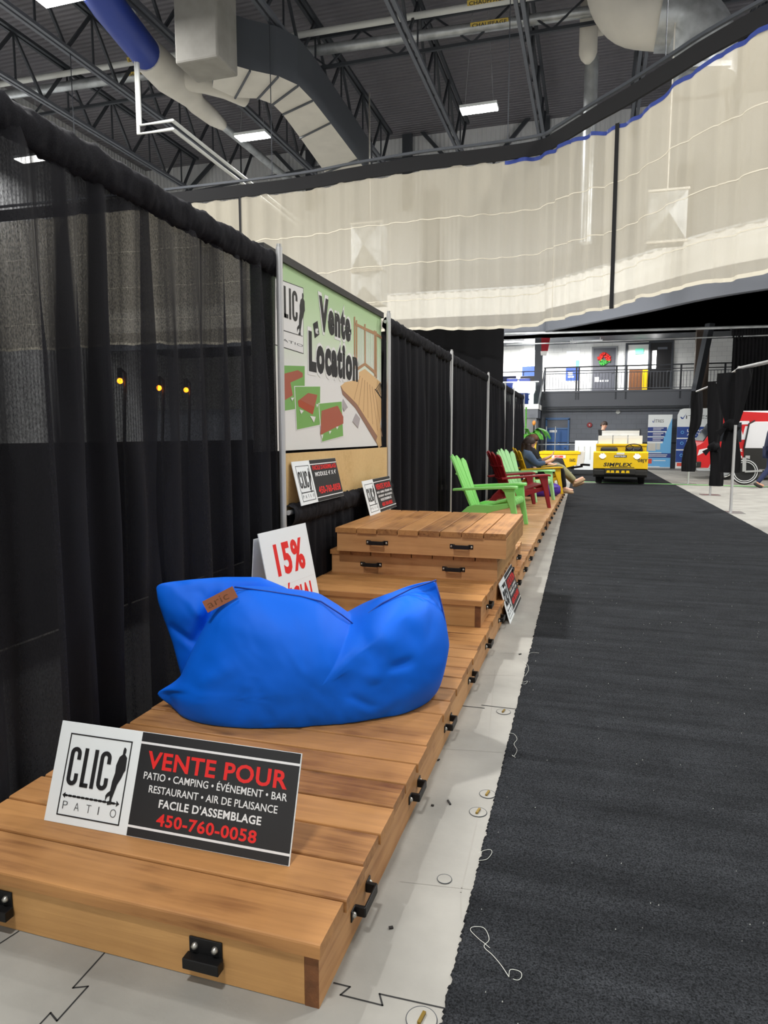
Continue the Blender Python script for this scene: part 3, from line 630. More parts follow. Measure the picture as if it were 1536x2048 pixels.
# right side: vertical capsule, elbow
t = thing('vertical_duct', 'pale vertical duct with a rounded end and silver pipe below it', 'duct', (0, 0, 0))
a = atY(1176, 110, 22.0); k = MB(); k.tube([(a.x, 22, 14.55), (a.x, 22, a.z+.05), (a.x, 22, a.z-.1), (a.x, 22, a.z-.22)], [.26, .26, .2, .09], 18); b = atY(1160, 48, 21.7); c = atY(1210, -20, 21.7)
k.box((b.x, 21.7, b.z), (c.x, 22.5, 14.5)); k.build('pale_wrap', M['duct'], t, 60)
k = MB(); k.tube([(a.x+.1, 22.6, a.z+.2), (a.x+.1, 22.6, 7.2)], .2, 16); k.build('silver_pipe', M['galv'], t, 60)
k = MB(); pz = a.z+.9; k.box((a.x-.02, 21.72, pz), (a.x+.03, 21.735, pz+.3)); k.box((a.x-.05, 21.72, pz), (a.x+.06, 21.735, pz+.05)); k.build('arrow_mark', M['black_ink'] if 'black_ink' in M else M['black'], t)
t = thing('duct_elbow', 'wide duct elbow, pale wrapped then bare silver, at the top right', 'duct', (0, 0, 0))
k = MB(); k.tube(spline([atY(x, y, 20.0) for x, y in [(1225, -110), (1230, -20), (1262, 28), (1325, 38)]], 5), .70, 22); k.build('pale_wrap', M['duct'], t, 60)
k = MB(); k.tube(spline([atY(x, y, 20.0) for x, y in [(1320, 38), (1372, 42), (1405, 80), (1410, 120), (1408, 165)]], 5), .74, 22); k.build('silver_bend', M['galv'], t, 60)
k = MB()
for (x, y, x2, y2) in [(1338, 132, 1462, 128)]: a = atY(x, y, 19.2); b = atY(x2, y2, 19.2); k.bar(a, b, .12, .12)
k.build('seam_band', M['galv'], t)
# heating pipes with yellow labels
for i, (pa, pb, r_, m_, lab, labpx) in enumerate([((40, 162), (768, 42), .09, M['pipew'], 'white heating pipe crossing under the roof, upper of the pair', [(290, 122), (975, 8)]),
                                  ((40, 186), (768, 82), .15, M['galv'], 'silver wrapped heating pipe crossing under the roof, lower of the pair', [(288, 152), (980, 52)])]):
    a = atZ(*pa, 13.3); b = atZ(*pb, 13.3); d = (b-a).normalized(); t = thing('heating_pipe', lab, 'pipe', (0, 0, 0))
    k = MB(); k.tube([a+d*((-21.7-a.x)/d.x), b+d*7], r_, 14); k.build('pipe_run', m_, t, 60)
    for (lx, ly) in labpx:
        p = atZ(lx, ly, 13.3); s = (p-a).dot(d); p = a+d*s; mm = frame(p+Vector((-.55, -r_*.9, -r_*.55)), d, (0, -.55, .83))
        k = MB(); k.box((0, 0, 0), (1.1, .012, .16), mm); f_ = k.build('yellow_label', M['yellowlab'], t)
        k = MB(); q = MB().text('CHAUFFAGE', .05, .04, 1.0, .085, .02, .004, -.002); k.add(q.v, q.f, mm); k.build('label_lettering', M['black'], f_)
# white twin pipes with a dog-leg
t = thing('white_pipe_loop', 'pair of thin white pipes with a dog-leg hanging above the drape', 'pipe', (0, 0, 0))
for off in (0, .22):
    a = atY(277-off*20, 120, 17.0); b = atY(277, 268, 17.0); c = atY(345, 262, 17.0); z = b.z+off
    c2 = Vector((c.x, 17.0, z)); e = atZ(492, 372, b.z); dd = (e-Vector((c.x, 17, b.z))).normalized()
    k = MB(); k.tube([(b.x+off*.3, 17, a.z+1.5), (b.x+off*.3, 17, z), c2, c2+dd*11], .05, 10); k.build('pipe', M['pipew'], t, 60)
# upper wall bracing and columns seen over the curtain
n_ = 11
for (x0, y0_, x1, y1_, w_) in [(815, 220, 815, 420, .45), (830, 248, 906, 332, .14), (1068, 222, 985, 325, .14), (1090, 200, 1090, 330, .4), (545, 300, 640, 400, .14), (620, 300, 620, 420, .4), (440, 310, 360, 400, .14)]:
    k = MB(); k.bar(atY(x0, y0_, 30.9), atY(x1, y1_, 30.9), w_, .15); struct(k.build('trim_%d' % n_, M['steeldk'])); n_ += 1
for X in (-7.1, 3.3):
    k = MB(); k.box((X-.3, 30.6, 5.6), (X+.3, 31.2, 12)); struct(k.build('trim_%d' % n_, M['steelmid'])); n_ += 1
k = MB(); k.tube([atY(300, 400, 29.5), atY(640, 333, 29.5), atY(1100, 288, 29.5)], .05, 8); tag(k.build('wall_cable_tray', M['steeldk']), 'thin dark conduit along the upper wall just over the curtain rail', 'conduit')
# silver duct boxes behind the net
for (xa, ya, xb, yb, lab) in [(702, 450, 762, 535, 'silver cross-broken duct box seen through the beige curtain, upper left one'), (702, 545, 762, 606, 'silver cross-broken duct box seen through the beige curtain, lower left one'), (1300, 385, 1372, 478, 'silver cross-broken duct box seen through the curtain on the right')]:
    Yd = 22.0 if xa < 1000 else 19.0; a = atY(xa, ya, Yd); b = atY(xb, yb, Yd); k = MB(); x0, x1, z0, z1 = a.x, b.x, b.z, a.z; cx_, cz_ = (x0+x1)/2, (z0+z1)/2
    k.add([(x0, Yd, z0), (x1, Yd, z0), (x1, Yd, z1), (x0, Yd, z1), (cx_, Yd-.3, cz_), (x0, Yd+.7, z0), (x1, Yd+.7, z0), (x1, Yd+.7, z1), (x0, Yd+.7, z1)],
          [(0, 1, 4), (1, 2, 4), (2, 3, 4), (3, 0, 4), (0, 1, 6, 5), (1, 2, 7, 6), (2, 3, 8, 7), (3, 0, 5, 8), (5, 6, 7, 8)])
    t_ = thing('duct_box', lab, 'duct', (0, 0, 0)); k.build('casing', M['galv'], t_)
    k = MB(); k.box((x0-.04, Yd-.03, z0-.05), (x1+.04, Yd+.05, z0)); k.box((x0-.04, Yd-.03, z1), (x1+.04, Yd+.05, z1+.05)); k.bar((cx_, Yd+.4, z1), (cx_, Yd+.4, 12.4), .03); k.build('flange', M['duct'], t_)

# --- the beige divider curtain
cpts = [(-21.5, 17.3), (-14, 17.6), (-8.3, 17.65), (-6.15, 17.4), (-4.25, 17.2), (-2.75, 17.2), (-1.42, 17.1), (-1.0, 16.75), (-.17, 15.8), (.41, 15.2), (1.18, 14.3), (1.69, 13.7), (2.58, 12.86), (4.4, 11.3), (7, 9.4), (10.8, 7)]
cpath = spline([(x, y, 0) for x, y in cpts], 6)
t = thing('divider_curtain', 'huge beige net divider curtain hanging across the hall, raised off the floor', 'curtain', (0, 0, 0))
def sag(x): return .30*math.exp(-((x-.55)/.9)**2)
cum = [0]
for a, b in zip(cpath, cpath[1:]): cum.append(cum[-1]+(b-a).length)
TT = cum[-1]; nfc = noise1(4, 9)
def cat(u):
    s = u*TT; i = 0
    while i < len(cum)-2 and cum[i+1] < s: i += 1
    f = (s-cum[i])/(cum[i+1]-cum[i]); d = (cpath[i+1]-cpath[i]).normalized(); return cpath[i].lerp(cpath[i+1], f), Vector((-d.y, d.x, 0))
def ct(u, v, off=0):
    p, n = cat(u); w = .09*nfc(u*70)*(.5+.5*v) + .03*math.sin(u*420)
    zt_ = 7.85-sag(p.x)-.04*abs(math.sin(u*150)); zb_ = 3.97+.05*nfc(u*25)
    return (p.x+n.x*(w-off), p.y+n.y*(w-off), zt_+(zb_-zt_)*v)
k = MB(); k.grid(lambda u, v: ct(u, v), 700, 14); k.build('net_cloth', M['beige'], t, 180)
def cstrip(name, v0, v1, m_, u0=0, u1=1, off=.012, nu=600):
    k = MB(); k.grid(lambda u, v: ct(u0+(u1-u0)*u, v0+(v1-v0)*v, off), nu, 2); k.build(name, m_, t, 180)
M['seampale'] = mat('pale_seam', (224, 217, 198), .8); M['bluebind'] = mat('blue_binding', (40, 62, 140), .7)
for v in (.30, .565, .80): cstrip('stitched_seam', v, v+.005, M['seampale'])
cstrip('bottom_hem', .982, 1.0, M['seampale'])
uk = [i for i in range(1000) if cat(i/999)[0].x > -2.2][0]/999
cstrip('blue_binding', -.004, .018, M['bluebind'], uk, 1)
def ufor(px):
    lo, hi = 0.0, 1.0
    for _ in range(40):
        m_ = (lo+hi)/2; p = cat(m_)[0]; v = Vector((p.x, p.y, 6-HCAM)); x = PCX+FPX*v.dot(RIGHT)/max(.1, v.dot(FWD))
        if v.dot(FWD) < .1 or x > px: hi = m_
        else: lo = m_
    return lo
for px in (482, 1230):
    u = ufor(px); cstrip('black_webbing', -.01, 1, M['blackcloth'], u-.0011, u+.0011, .03, 3)
tr = thing('curtain_track', 'black curved track with black valance above the beige divider curtain', 'curtain track', (0, 0, 0))
k = MB(); ribbon(k, cpath, 7.86, 8.18, .06); k.build('valance', M['blackcloth'], tr)
k = MB(); ribbon(k, [p+Vector((0, .1, 0)) for p in cpath], 8.3, 8.36, .06); k.build('rail', M['steeldk'], tr)
for X_ in (-14.85, -8.53, -2.13, 1.1):
    p = min(cpath, key=lambda q: abs(q.x-X_)); k = MB(); k.tube([(X_, p.y+.1, 8.36), (X_, p.y+.1, 12.36)], .012, 6); k.build('hanger_rod', M['steeldk'], tr)
from mathutils import noise as mnoise
# ================================================================== wooden deck modules
DH = .172; MOD = 1.22; DX = -1.18; DY0 = 1.37
def platform(label, woodm, panelm, nplank=8, front_handles=True, group='wooden deck modules', brackets=False):
    """4 ft module, local frame: centre of its footprint, planks along x"""
    t = thing('deck_module', label, 'platform', (0, 0, 0), group=group)
    hx = MOD/2; pit = MOD/8; hy = pit*nplank/2; th = .036; ph = DH-th; rr = random.Random(nplank)
    k = MB()
    for i in range(nplank):
        y = -hy+pit*i; e = rr.uniform(-.004, .004); a = .004; z0, z1 = ph, DH; x0, x1 = -hx-.004+e, hx+.006+e; y0, y1 = y+.0035, y+pit-.0035
        if i == 0: y0 -= .014
        c = .006
        prof = [(y0, z0), (y1, z0), (y1, z1-c), (y1-c*.3, z1-c*.3), (y1-c, z1), (y0+c, z1), (y0+c*.3, z1-c*.3), (y0, z1-c)]
        n = len(prof); k.add([(x0, p[0], p[1]) for p in prof]+[(x1, p[0], p[1]) for p in prof], [tuple(range(n))[::-1], tuple(range(n, 2*n))]+[(j, (j+1) % n, n+(j+1) % n, n+j) for j in range(n)])
    k.build('deck_planks', woodm, t)
    for s in (-1, 1):
        k = MB(); k.box((s*hx-(.036 if s > 0 else 0)-(.004 if s > 0 else -.004), -hy, 0), (s*hx+(.036 if s < 0 else 0)-(.004 if s > 0 else -.004), hy, ph-.0005))
        k.cur = 1
        xa, xb = (hx-.04, hx-.004) if s > 0 else (-hx+.004, -hx+.04)
        k.add([(xa, -hy-.0006, 0), (xb, -hy-.0006, 0), (xb, -hy-.0006, ph-.001), (xa, -hy-.0006, ph-.001)], [(0, 1, 2, 3)])
        k.build('side_panel', [M['woodside'], M['endgrain']], t, fix=False)
    for s in (-1, 1):
        k = MB(); y = s*hy-(.036 if s > 0 else -0.0); k.box((-hx+.041, y, 0.002), (hx-.041, y+.036, ph-.0005)); k.build('front_panel' if s < 0 else 'rear_panel', panelm, t)
    def handle(p, tx, nn):
        tx = Vector(tx); nn = Vector(nn); m = Matrix((tx, nn, (0, 0, 1))).transposed().to_4x4(); m.translation = Vector(p)
        k = MB(); L_ = .066
        for s in (-1, 1):
            k.box((s*L_-.016, 0, -.016), (s*L_+.016, .004, .016), m); k.box((s*(L_-.016)-.006, 0, -.014), (s*(L_-.016)+.006, .032, .014), m)
        k.box((-L_+.012, .027, -.014), (L_-.012, .034, .014), m); h = k.build('handle', M['iron'], t, bevel=.002)
        for s in (-1, 1):
            k = MB(); k.ball(m @ Vector((s*L_*1.06, .005, 0)), .0085, n=8, m=6); k.build('bolt', M['bolt'], h, 180)
    for yy in (-hy*.5, hy*.5): handle((hx-.004, yy, .072), (0, 1, 0), (1, 0, 0))
    if front_handles:
        for xx in (-hx*.5, hx*.5): handle((xx, -hy, .08), (1, 0, 0), (0, -1, 0))
    if brackets:
        for xx in (-hx*.56, hx*.5):
            k = MB(); k.box((xx-.046, -hy-.005, .04), (xx+.046, -hy, .112)); k.box((xx-.05, -hy-.032, .044), (xx+.05, -hy-.004, .072)); h = k.build('bracket', M['iron'], t, bevel=.002)
            for s in (-1, 1): k = MB(); k.ball((xx+s*.028, -hy-.007, .092), .009, n=8, m=6); k.cyl((xx+s*.028, -hy-.005, .092), (xx+s*.028, -hy-.014, .092), .007, n=8); k.build('bolt', M['bolt'], h, 180)
    return t
M['woodside'] = wood('side_pine', (150, 100, 58), (206, 156, 104), 'Y')
base = platform('stained deck module under the lying blue bean bag', M['wood'], M['woodp'], front_handles=False)
base.location = (DX, DY0+MOD*1.5, 0)
frontm = platform('nearest stained deck module, carrying the tilted sign', M['wood'], M['woodp'], front_handles=False, brackets=True); frontm.location = (DX, DY0+MOD/2, 0)
farm = platform('deck module under the front of the lime green chair', M['woodfar'], M['woodp'], front_handles=False)
row = [(2, base, 'deck module beneath the lowest step of the wooden stack'), (3, base, 'deck module beneath the middle of the wooden stack'), (4, base, 'deck module just behind the wooden stack'),
       (5, farm, 'deck module in the gap before the lime green chair'), (6, farm, None), (7, farm, 'deck module between the lime green and dark red chairs'), (8, farm, 'deck module under the dark red chair'),
       (9, farm, 'deck module under the pale mint chair'), (10, farm, 'deck module under the purple bean bag'), (11, farm, 'last deck module, under the shoes of the seated people')]
farm.location = (DX, DY0+MOD*6.5, 0)
for k_, src, lab in row:
    if lab: dup(src, (DX+.008*max(0, k_-5), DY0+MOD*(k_+.5), 0), label=lab)
# stacked modules (planks run away from the camera on the two upper ones)
L1Y = 4.10
m = dup(base, (-1.22, L1Y+MOD/2, DH), label='lowest stacked module, its front step showing behind the bean bag')
m = dup(base, (-1.215, L1Y+MOD*1.5+.005, DH), label='lower stacked module at the back, under the tall part of the stack')
step = platform('middle stacked module with plank ends showing, under the topmost one', M['wood'], M['woodp']); step.rotation_euler = (0, 0, -math.pi/2); step.location = (-1.20, 4.66+MOD/2, 2*DH)
dup(step, (-1.135, 4.60+MOD/2, 3*DH), label='topmost stacked module carrying the small leaning sign')

# ================================================================== pipe and drape wall
XD = -1.91; ZD = 2.46
def pole(name, label, p, h, r=.021, base=True, group=None):
    t = thing(name, label, 'pole', p, group=group)
    k = MB(); k.tube([(0, 0, .008), (0, 0, h)], r, 14); k.build('upright', M['alu'], t, 60)
    k = MB(); k.tube([(0, 0, h), (0, 0, h+.02)], r*.75, 12); k.build('end_cap', M['steel'], t, 60)
    if base: k = MB(); k.box((-.3 if base != 'r' else -.2, -.2, 0), (.05 if base != 'r' else .2, .2, .008)); k.build('base_plate', M['steel'], t)
    return t
poles = [(3.98, 'first aluminium drape pole, at the left edge of the green banner'), (6.37, 'aluminium drape pole at the right edge of the green banner'), (9.45, 'aluminium drape pole beyond the banner, first in the far drape row'), (13.0, 'thin drape pole beside the dark red chair'),
         (15.6, 'thin drape pole near the seated people'), (17.4, 'next to last drape pole of the left row'), (20.15, 'last drape pole at the far end of the left row'), (.55, 'drape pole beside the nearest deck module')]
for y, lab in poles: pole('drape_pole', lab, (XD+.035, y, 0), 2.5, group='drape poles on the left')
def hang(name, label, p0, p1, zt, zb, folds, amp, seed, mats, nu, nv, pocket=True, flare=1.3, group=None):
    t = thing(name, label, 'curtain', (0, 0, 0), group=group); p0 = Vector(p0); p1 = Vector(p1)
    k = MB(); drape_grid(k, [p0.lerp(p1, i/8) for i in range(9)], zt-.02, zb, folds, amp, seed, nu, nv, flare); k.build('cloth', mats[0], t, 180)
    if pocket:
        k = MB(); nf = noise1(seed+50, 8); L_ = (p1-p0).length; d = (p1-p0).normalized(); n = Vector((-d.y, d.x, 0)); ns = max(30, int(L_*90)); rr = random.Random(seed)
        def fn(u, v):
            a = v*2*math.pi; r_ = .042+.012*mnoise.noise(Vector((u*L_*11, math.cos(a)*1.5+seed, math.sin(a)*1.5)))+.010*mnoise.noise(Vector((u*L_*34, math.cos(a)*2+seed, math.sin(a)*2))); p = p0.lerp(p1, u)
            return (p.x+n.x*r_*math.cos(a), p.y+n.y*r_*math.cos(a), zt-.035+r_*1.25*math.sin(a)-.03*max(0, -math.sin(a)))
        k.grid(fn, ns, 17); k.build('rod_pocket', mats[1], t, 180)
    return t
M['pocket'] = cloth('black_pocket', (30, 30, 34), 0, 200, var=.35)
dm = [M['drape'], M['pocket']]; df = [M['drape_far'], M['pocket']]
hang('hanging_drape', 'large sheer black drape behind the nearest deck modules and blue bean bag', (XD, .5, 0), (XD, 2.72, 0), ZD, .03, 9, .085, 3, dm, 300, 40)
hang('hanging_drape', 'sheer black drape between the bean bag and the banner pole', (XD-.015, 2.70, 0), (XD-.015, 4.05, 0), ZD, .03, 6, .075, 8, dm, 180, 40)
hang('hanging_drape', 'black drape right of the green banner, behind the wooden stack', (XD, 6.42, 0), (XD, 9.42, 0), ZD, .03, 13, .055, 21, df, 240, 24)
hang('hanging_drape', 'black drape behind the lime green chair', (XD, 9.5, 0), (XD, 12.97, 0), ZD, .03, 14, .055, 22, df, 240, 20)
hang('hanging_drape', 'black drape behind the mint and yellow chairs', (XD, 13.03, 0), (XD, 15.57, 0), ZD, .03, 12, .055, 23, df, 200, 16)
hang('hanging_drape', 'black drape behind the seated people', (XD, 15.63, 0), (XD, 17.37, 0), ZD, .03, 8, .055, 24, df, 120, 16)
hang('hanging_drape', 'last black drape of the left row, before the potted plant', (XD, 17.43, 0), (XD, 20.12, 0), ZD, .03, 12, .055, 25, df, 160, 16)
hang('back_drape', 'plain black drape hidden behind the green banner', (XD-.2, 4.3, 0), (XD-.2, 7.3, 0), 2.28, .03, 10, .03, 26, df, 120, 12, False)
XH = -1.852
hang('half_drape', 'low gathered black drape under the plywood strip', (XH, 4.02, 0), (XH, 6.33, 0), .885, .175, 16, .016, 27, df, 260, 14)
k = MB(); k.tube([(XH, 4.0, .855), (XH, 6.36, .855)], .016, 10); tag(k.build('crossbar', M['alu'], smooth=60), 'thin crossbar inside the low black drape under the plywood', 'bar')
k = MB(); k.tube([(XD, .55, 2.425), (XD, 3.98, 2.425)], .016, 10); k.tube([(XD, 6.37, 2.425), (XD, 20.15, 2.425)], .016, 10); tag(k.build('crossbar', M['alu'], smooth=60), 'crossbars hidden in the heads of the tall black drapes', 'bar')
k = MB(); k.box((-1.897, 4.04, .86), (-1.88, 6.34, 1.235)); tag(k.build('plywood_strip', M['plyY'] if 'plyY' in M else M['ply']), 'blond plywood strip fixed below the green banner', 'board')
k = MB(); k.bar((-1.955, 3.9, 2.49), (-1.955, 6.42, 2.49), .035, .05); tag(k.build('banner_bar', M['black']), 'black bar along the top edge of the green banner', 'bar')

# ================================================================== signs
def clic_letters(k, x, z, w, h, y, d=.0012):
    """tall condensed CLIC made of strokes"""
    st = .085*w; q = w/4
    def C(x0, cw):
        r_ = cw*.5; cx_ = x0+r_; O = []; I = []; n = 9
        for s_, zc in ((1, z+h-r_), (-1, z+r_)):
            arc = [(cx_+r_*math.cos(a), zc+r_*math.sin(a)) for a in [(math.pi*i/(n-1)) if s_ > 0 else (math.pi+math.pi*i/(n-1)) for i in range(n)]]
            ar2 = [(cx_+(r_-st)*math.cos(a), zc+(r_-st)*math.sin(a)) for a in [(math.pi*i/(n-1)) if s_ > 0 else (math.pi+math.pi*i/(n-1)) for i in range(n)]]
            O += arc; I += ar2
        O = [(x0+cw, z+h*.68)]+O+[(x0+cw, z+h*.32)]; I = [(x0+cw-st, z+h*.68)]+I+[(x0+cw-st, z+h*.32)]
        m_ = len(O); vs = [(a, y-d, b) for a, b in O]+[(a, y-d, b) for a, b in I]+[(a, y, b) for a, b in O]+[(a, y, b) for a, b in I]
        fs = [(i, i+1, m_+i+1, m_+i) for i in range(m_-1)]+[(2*m_+i, 3*m_+i, 3*m_+i+1, 2*m_+i+1) for i in range(m_-1)]+[(i, 2*m_+i, 2*m_+i+1, i+1) for i in range(m_-1)]+[(m_+i, m_+i+1, 3*m_+i+1, 3*m_+i) for i in range(m_-1)]+[(0, m_, 3*m_, 2*m_), (m_-1, 3*m_-1, 4*m_-1, 2*m_-1)]
        k.add(vs, fs)
    C(x, .26*w); k.box((x+.34*w, y-d, z), (x+.34*w+st, y, z+h)); k.box((x+.34*w, y-d, z), (x+.53*w, y, z+st*.95)); k.box((x+.585*w, y-d, z), (x+.585*w+st, y, z+h)); C(x+.735*w, .26*w)
MAN = [(.78, 1), (.86, .97), (.86, .92), (.82, .885), (.98, .83), (1, .62), (.9, .56), (.82, .48), (.62, .36), (.5, .2), (.42, .1), (.46, .02), (.2, 0), (.18, .04), (.3, .08), (.28, .16), (.12, .13), (.02, .06), (0, .15), (.1, .2), (.25, .24), (.28, .4), (.38, .55), (.36, .68), (.5, .83), (.68, .88), (.68, .95), (.72, 1)]
def logo(t, x, z, w, h, y=-.0012, thin=False):
    """CLIC PATIO mark in the rectangle x..x+w, z..z+h"""
    k = MB(); b = .012*w+.001
    for lo, hi in (((x, z), (x+w, z+b)), ((x, z+h-b), (x+w, z+h)), ((x, z), (x+b, z+h)), ((x+w-b, z), (x+w, z+h))): k.box((lo[0], y, lo[1]), (hi[0], 0, hi[1]))
    k.build('logo_frame', M['black'], t)
    k = MB(); clic_letters(k, x+.06*w, z+.37*h, .66*w, .47*h, y); k.build('logo_letters', M['black'], t)
    k = MB(); k.prism([(x+.72*w+px_*.24*w, z+.215*h+pz*.70*h) for px_, pz in MAN], .001, Matrix.Translation((0, y-.0008, 0))); k.build('logo_figure', M['black'], t)
    k = MB(); k.box((x+.07*w, y, z+.238*h), (x+.90*w, 0, z+.252*h))
    for i in range(12): k.box((x+(.07+.069*i)*w, y, z+.232*h), (x+(.12+.069*i)*w, 0, z+.258*h))
    for s, xx in ((1, .04), (-1, .95)): k.prism([(x+xx*w, z+.245*h), (x+(xx+s*.045)*w, z+.28*h), (x+(xx+s*.045)*w, z+.21*h)], .001, Matrix.Translation((0, y, 0)))
    k.build('logo_ruler', M['black'], t)
    k = MB()
    for i, c in enumerate('PATIO'): k.text(c, x+(.075+.19*i)*w, z+.08*h, (.075 if c != 'I' else .012)*w*(1.2 if c == 'O' else 1), .10*h, -.022, .001, y)
    k.build('logo_patio', M['grey_ink'], t)
def clic_sign(label, o, xdir, zdir, w, h, kind):
    t = thing('advert_sign', label, 'sign', mtx=frame(o, xdir, zdir), group='clic patio signs')
    k = MB(); k.box((0, 0, 0), (w, .005, h)); k.build('panel', M['white'], t)
    x0 = .362*w; k = MB(); k.box((x0, -.0006, .004*h), (w*.9975, 0, .9975*h)); k.build('black_field', M['black'], t)
    k = MB()
    for v in (.085, .885): k.box((x0, -.0014, v*h), (w*.9975, 0, (v+.022)*h))
    if kind == 'A':
        k.text('PATIO • CAMPING • ÉVÉNEMENT • BAR', .395*w, .555*h, .57*w, .067*h, .006, .0012, -.001)
        k.text('RESTAURANT • AIR DE PLAISANCE', .425*w, .435*h, .51*w, .067*h, .006, .0012, -.001)
        k.text("FACILE D'ASSEMBLAGE", .475*w, .31*h, .405*w, .072*h, .022, .0012, -.001)
    elif kind == 'B':
        k.text("MODULE 4' X 4'", .43*w, .60*h, .50*w, .10*h, .01, .0012, -.001)
    elif kind == 'C':
        k.text('PATIO • CAMPING • ÉVÉNEMENT • BAR', .395*w, .545*h, .57*w, .06*h, .014, .0012, -.001); k.text('RESTAURANT • AIR DE PLAISANCE', .42*w, .43*h, .52*w, .06*h, .014, .0012, -.001)
        k.text("FACILE D'ASSEMBLAGE", .47*w, .31*h, .41*w, .07*h, .022, .0012, -.001)
    else:
        k.text('PATIO • CAMPING', .44*w, .52*h, .48*w, .06*h, .014, .0012, -.001); k.text('ÉVÉNEMENT • BAR', .44*w, .42*h, .48*w, .06*h, .014, .0012, -.001)
    k.build('white_lettering', M['white_ink'], t)
    k = MB()
    if kind in 'AC': k.text('VENTE POUR', .40*w, .665*h, .56*w, .155*h, .024, .0012, -.001); k.build('headline_lettering', M['red'], t); k = MB(); k.text('450-760-0058', .475*w, .145*h, .395*w, .105*h, .024, .0012, -.001)
    elif kind == 'B': k.text("FACILE D'ASSEMBLAGE", .40*w, .76*h, .57*w, .10*h, .022, .0012, -.001); k.build('headline_lettering', M['red'], t); k = MB(); k.text('450-760-0058', .43*w, .18*h, .53*w, .16*h, .024, .0012, -.001)
    else: k.text('LOCATION', .42*w, .64*h, .52*w, .19*h, .024, .0012, -.001); k.build('headline_lettering', M['red'], t); k = MB(); k.text('450-760-0058', .42*w, .2*h, .52*w, .14*h, .024, .0012, -.001)
    k.build('phone_lettering', M['red'], t)
    logo(t, .05*w, .075*h, .275*w, .815*h); return t
bl = atZ(88, 1640, DH+.001); br = atZ(578, 1733, DH+.001); tl = atY(126, 1441, bl.y+.10)
t_ = clic_sign('nearest advert sign, leaning back on the front deck module', bl, br-bl, tl-bl, (br-bl).length, (tl-bl).length, 'A')
k = MB(); wv = br-bl
a_ = bl+wv*.5+Vector((0, .02, 0)); k.bar(a_+Vector((-.02, .07, .2)), a_+Vector((.0, .16, .003)), .03, .004)
tag(k.build('sign_prop', M['white']), 'small white strut behind the nearest advert sign', 'prop')
tl = atX(600, 924, -1.815); bl = atX(617, 1005, -1.755)
clic_sign('advert sign reading module, leaning on the plywood strip', (-1.795, bl.y-.02, .893), (0, 1, 0), (-.07, 0, .29), .80, .295, 'B')
bl = atZ(741, 1032, 4*DH+.001)
clic_sign('small advert sign at the back corner on top of the wooden stack', bl, (0, 1, 0), (-.075, 0, .285), .80, .295, 'C')
clic_sign('advert sign on the concrete floor, leaning on the deck edge', (-.512, 4.85, .001), (.0, 1, 0), (-.088, 0, .29), .80, .30, 'D')
# 15 % special board
t = thing('discount_sign', 'white folded board reading 15% spécial behind the bean bag', 'sign', mtx=frame((-1.635, 3.395, DH+.001), (.06, .53, 0), (-.13, .0, .63)))
k = MB(); k.box((0, 0, 0), (.53, .005, .645)); k.build('front_panel', M['white'], t)
k = MB(); mm = Matrix.Rotation(R(12), 4, 'X'); k.box((0, .010, 0), (.53, .015, .64), Matrix.Translation((0, .20, 0)) @ Matrix.Rotation(R(16), 4, 'X')); k.build('back_panel', M['white'], t)
k = MB(); k.text('15%', .12, .385, .32, .17, .035, .0012, -.001); k.build('percent_lettering', M['red'], t)
k = MB(); k.text('SPÉCIAL', .06, .165, .43, .12, .025, .0012, -.001); k.build('special_lettering', M['red'], t)
k = MB(); k.box((0, -.0006, .318), (.53, 0, .3195)); k.build('fold_crease', M['wallpale'], t)

# ================================================================== big banner
YB0, ZB0 = 4.15, 1.25; XB = -1.955
def bq(cx_, cy_):
    p = atX(560+cx_*.17094, 560+cy_*.17094, XB); return (p.y-YB0, p.z-ZB0)
t = thing('vente_banner', 'big green and white banner reading vente et location', 'banner', mtx=frame((XB, YB0, ZB0), (0, 1, 0), (0, 0, 1)))
def banner_mat():
    m = mat('banner_print', (232, 232, 230), .55); nt = m.node_tree; N = nt.nodes.new; L = nt.links.new; b = nt.nodes['Principled BSDF']
    tc = N('ShaderNodeTexCoord'); sp = N('ShaderNodeSeparateXYZ'); L(tc.outputs['Object'], sp.inputs[0]); cr = N('ShaderNodeValToRGB'); e = cr.color_ramp.elements
    e[0].position = .42; e[0].color = srgb(233, 233, 231); e[1].position = 1.0; e[1].color = srgb(172, 206, 150); q = cr.color_ramp.elements.new(.72); q.color = srgb(202, 224, 186)
    d = N('ShaderNodeMath'); d.operation = 'DIVIDE'; d.inputs[1].default_value = 1.24; L(sp.outputs[2], d.inputs[0]); L(d.outputs[0], cr.inputs[0]); L(cr.outputs[0], b.inputs['Base Color']); return m
k = MB(); k.grid(lambda u, v: (-.4+2.64*u, 0, 1.235*v), 2, 2); k.box((-.4, .0005, 0), (2.24, .003, 1.235)); k.build('vinyl_sheet', banner_mat(), t, fix=False)
def poly(name, pts, m_, y, parent=t):
    k = MB(); k.prism([bq(*p) for p in pts], .0008, Matrix.Translation((0, -y, 0))); return k.build(name, m_, parent)
poly('logo_border', [(-60, -30), (272, 92), (274, 866), (-60, 762)], M['black'], .001); poly('logo_field', [(-60, -20), (268, 100), (270, 856), (-60, 752)], M['b_white'], .0016)
def btext(name, s, c0, c1, bold, m_, y, dz=0, shear=0):
    """c0 = top-left, c1 = bottom-right crop points of the caps"""
    (x0, z1), (x1, z0) = bq(*c0), bq(*c1); k = MB(); k.text(s, x0, z0, x1-x0, z1-z0, bold, .0008, -y, shear=shear); return k.build(name, m_, t)
(lx0, lz1), (lx1, lz0) = bq(-48, 70), bq(205, 548); k = MB(); clic_letters(k, lx0, lz0+.03, lx1-lx0, (lz1-lz0)*.98, -.0026, .0008); k.build('logo_letters', M['black'], t)
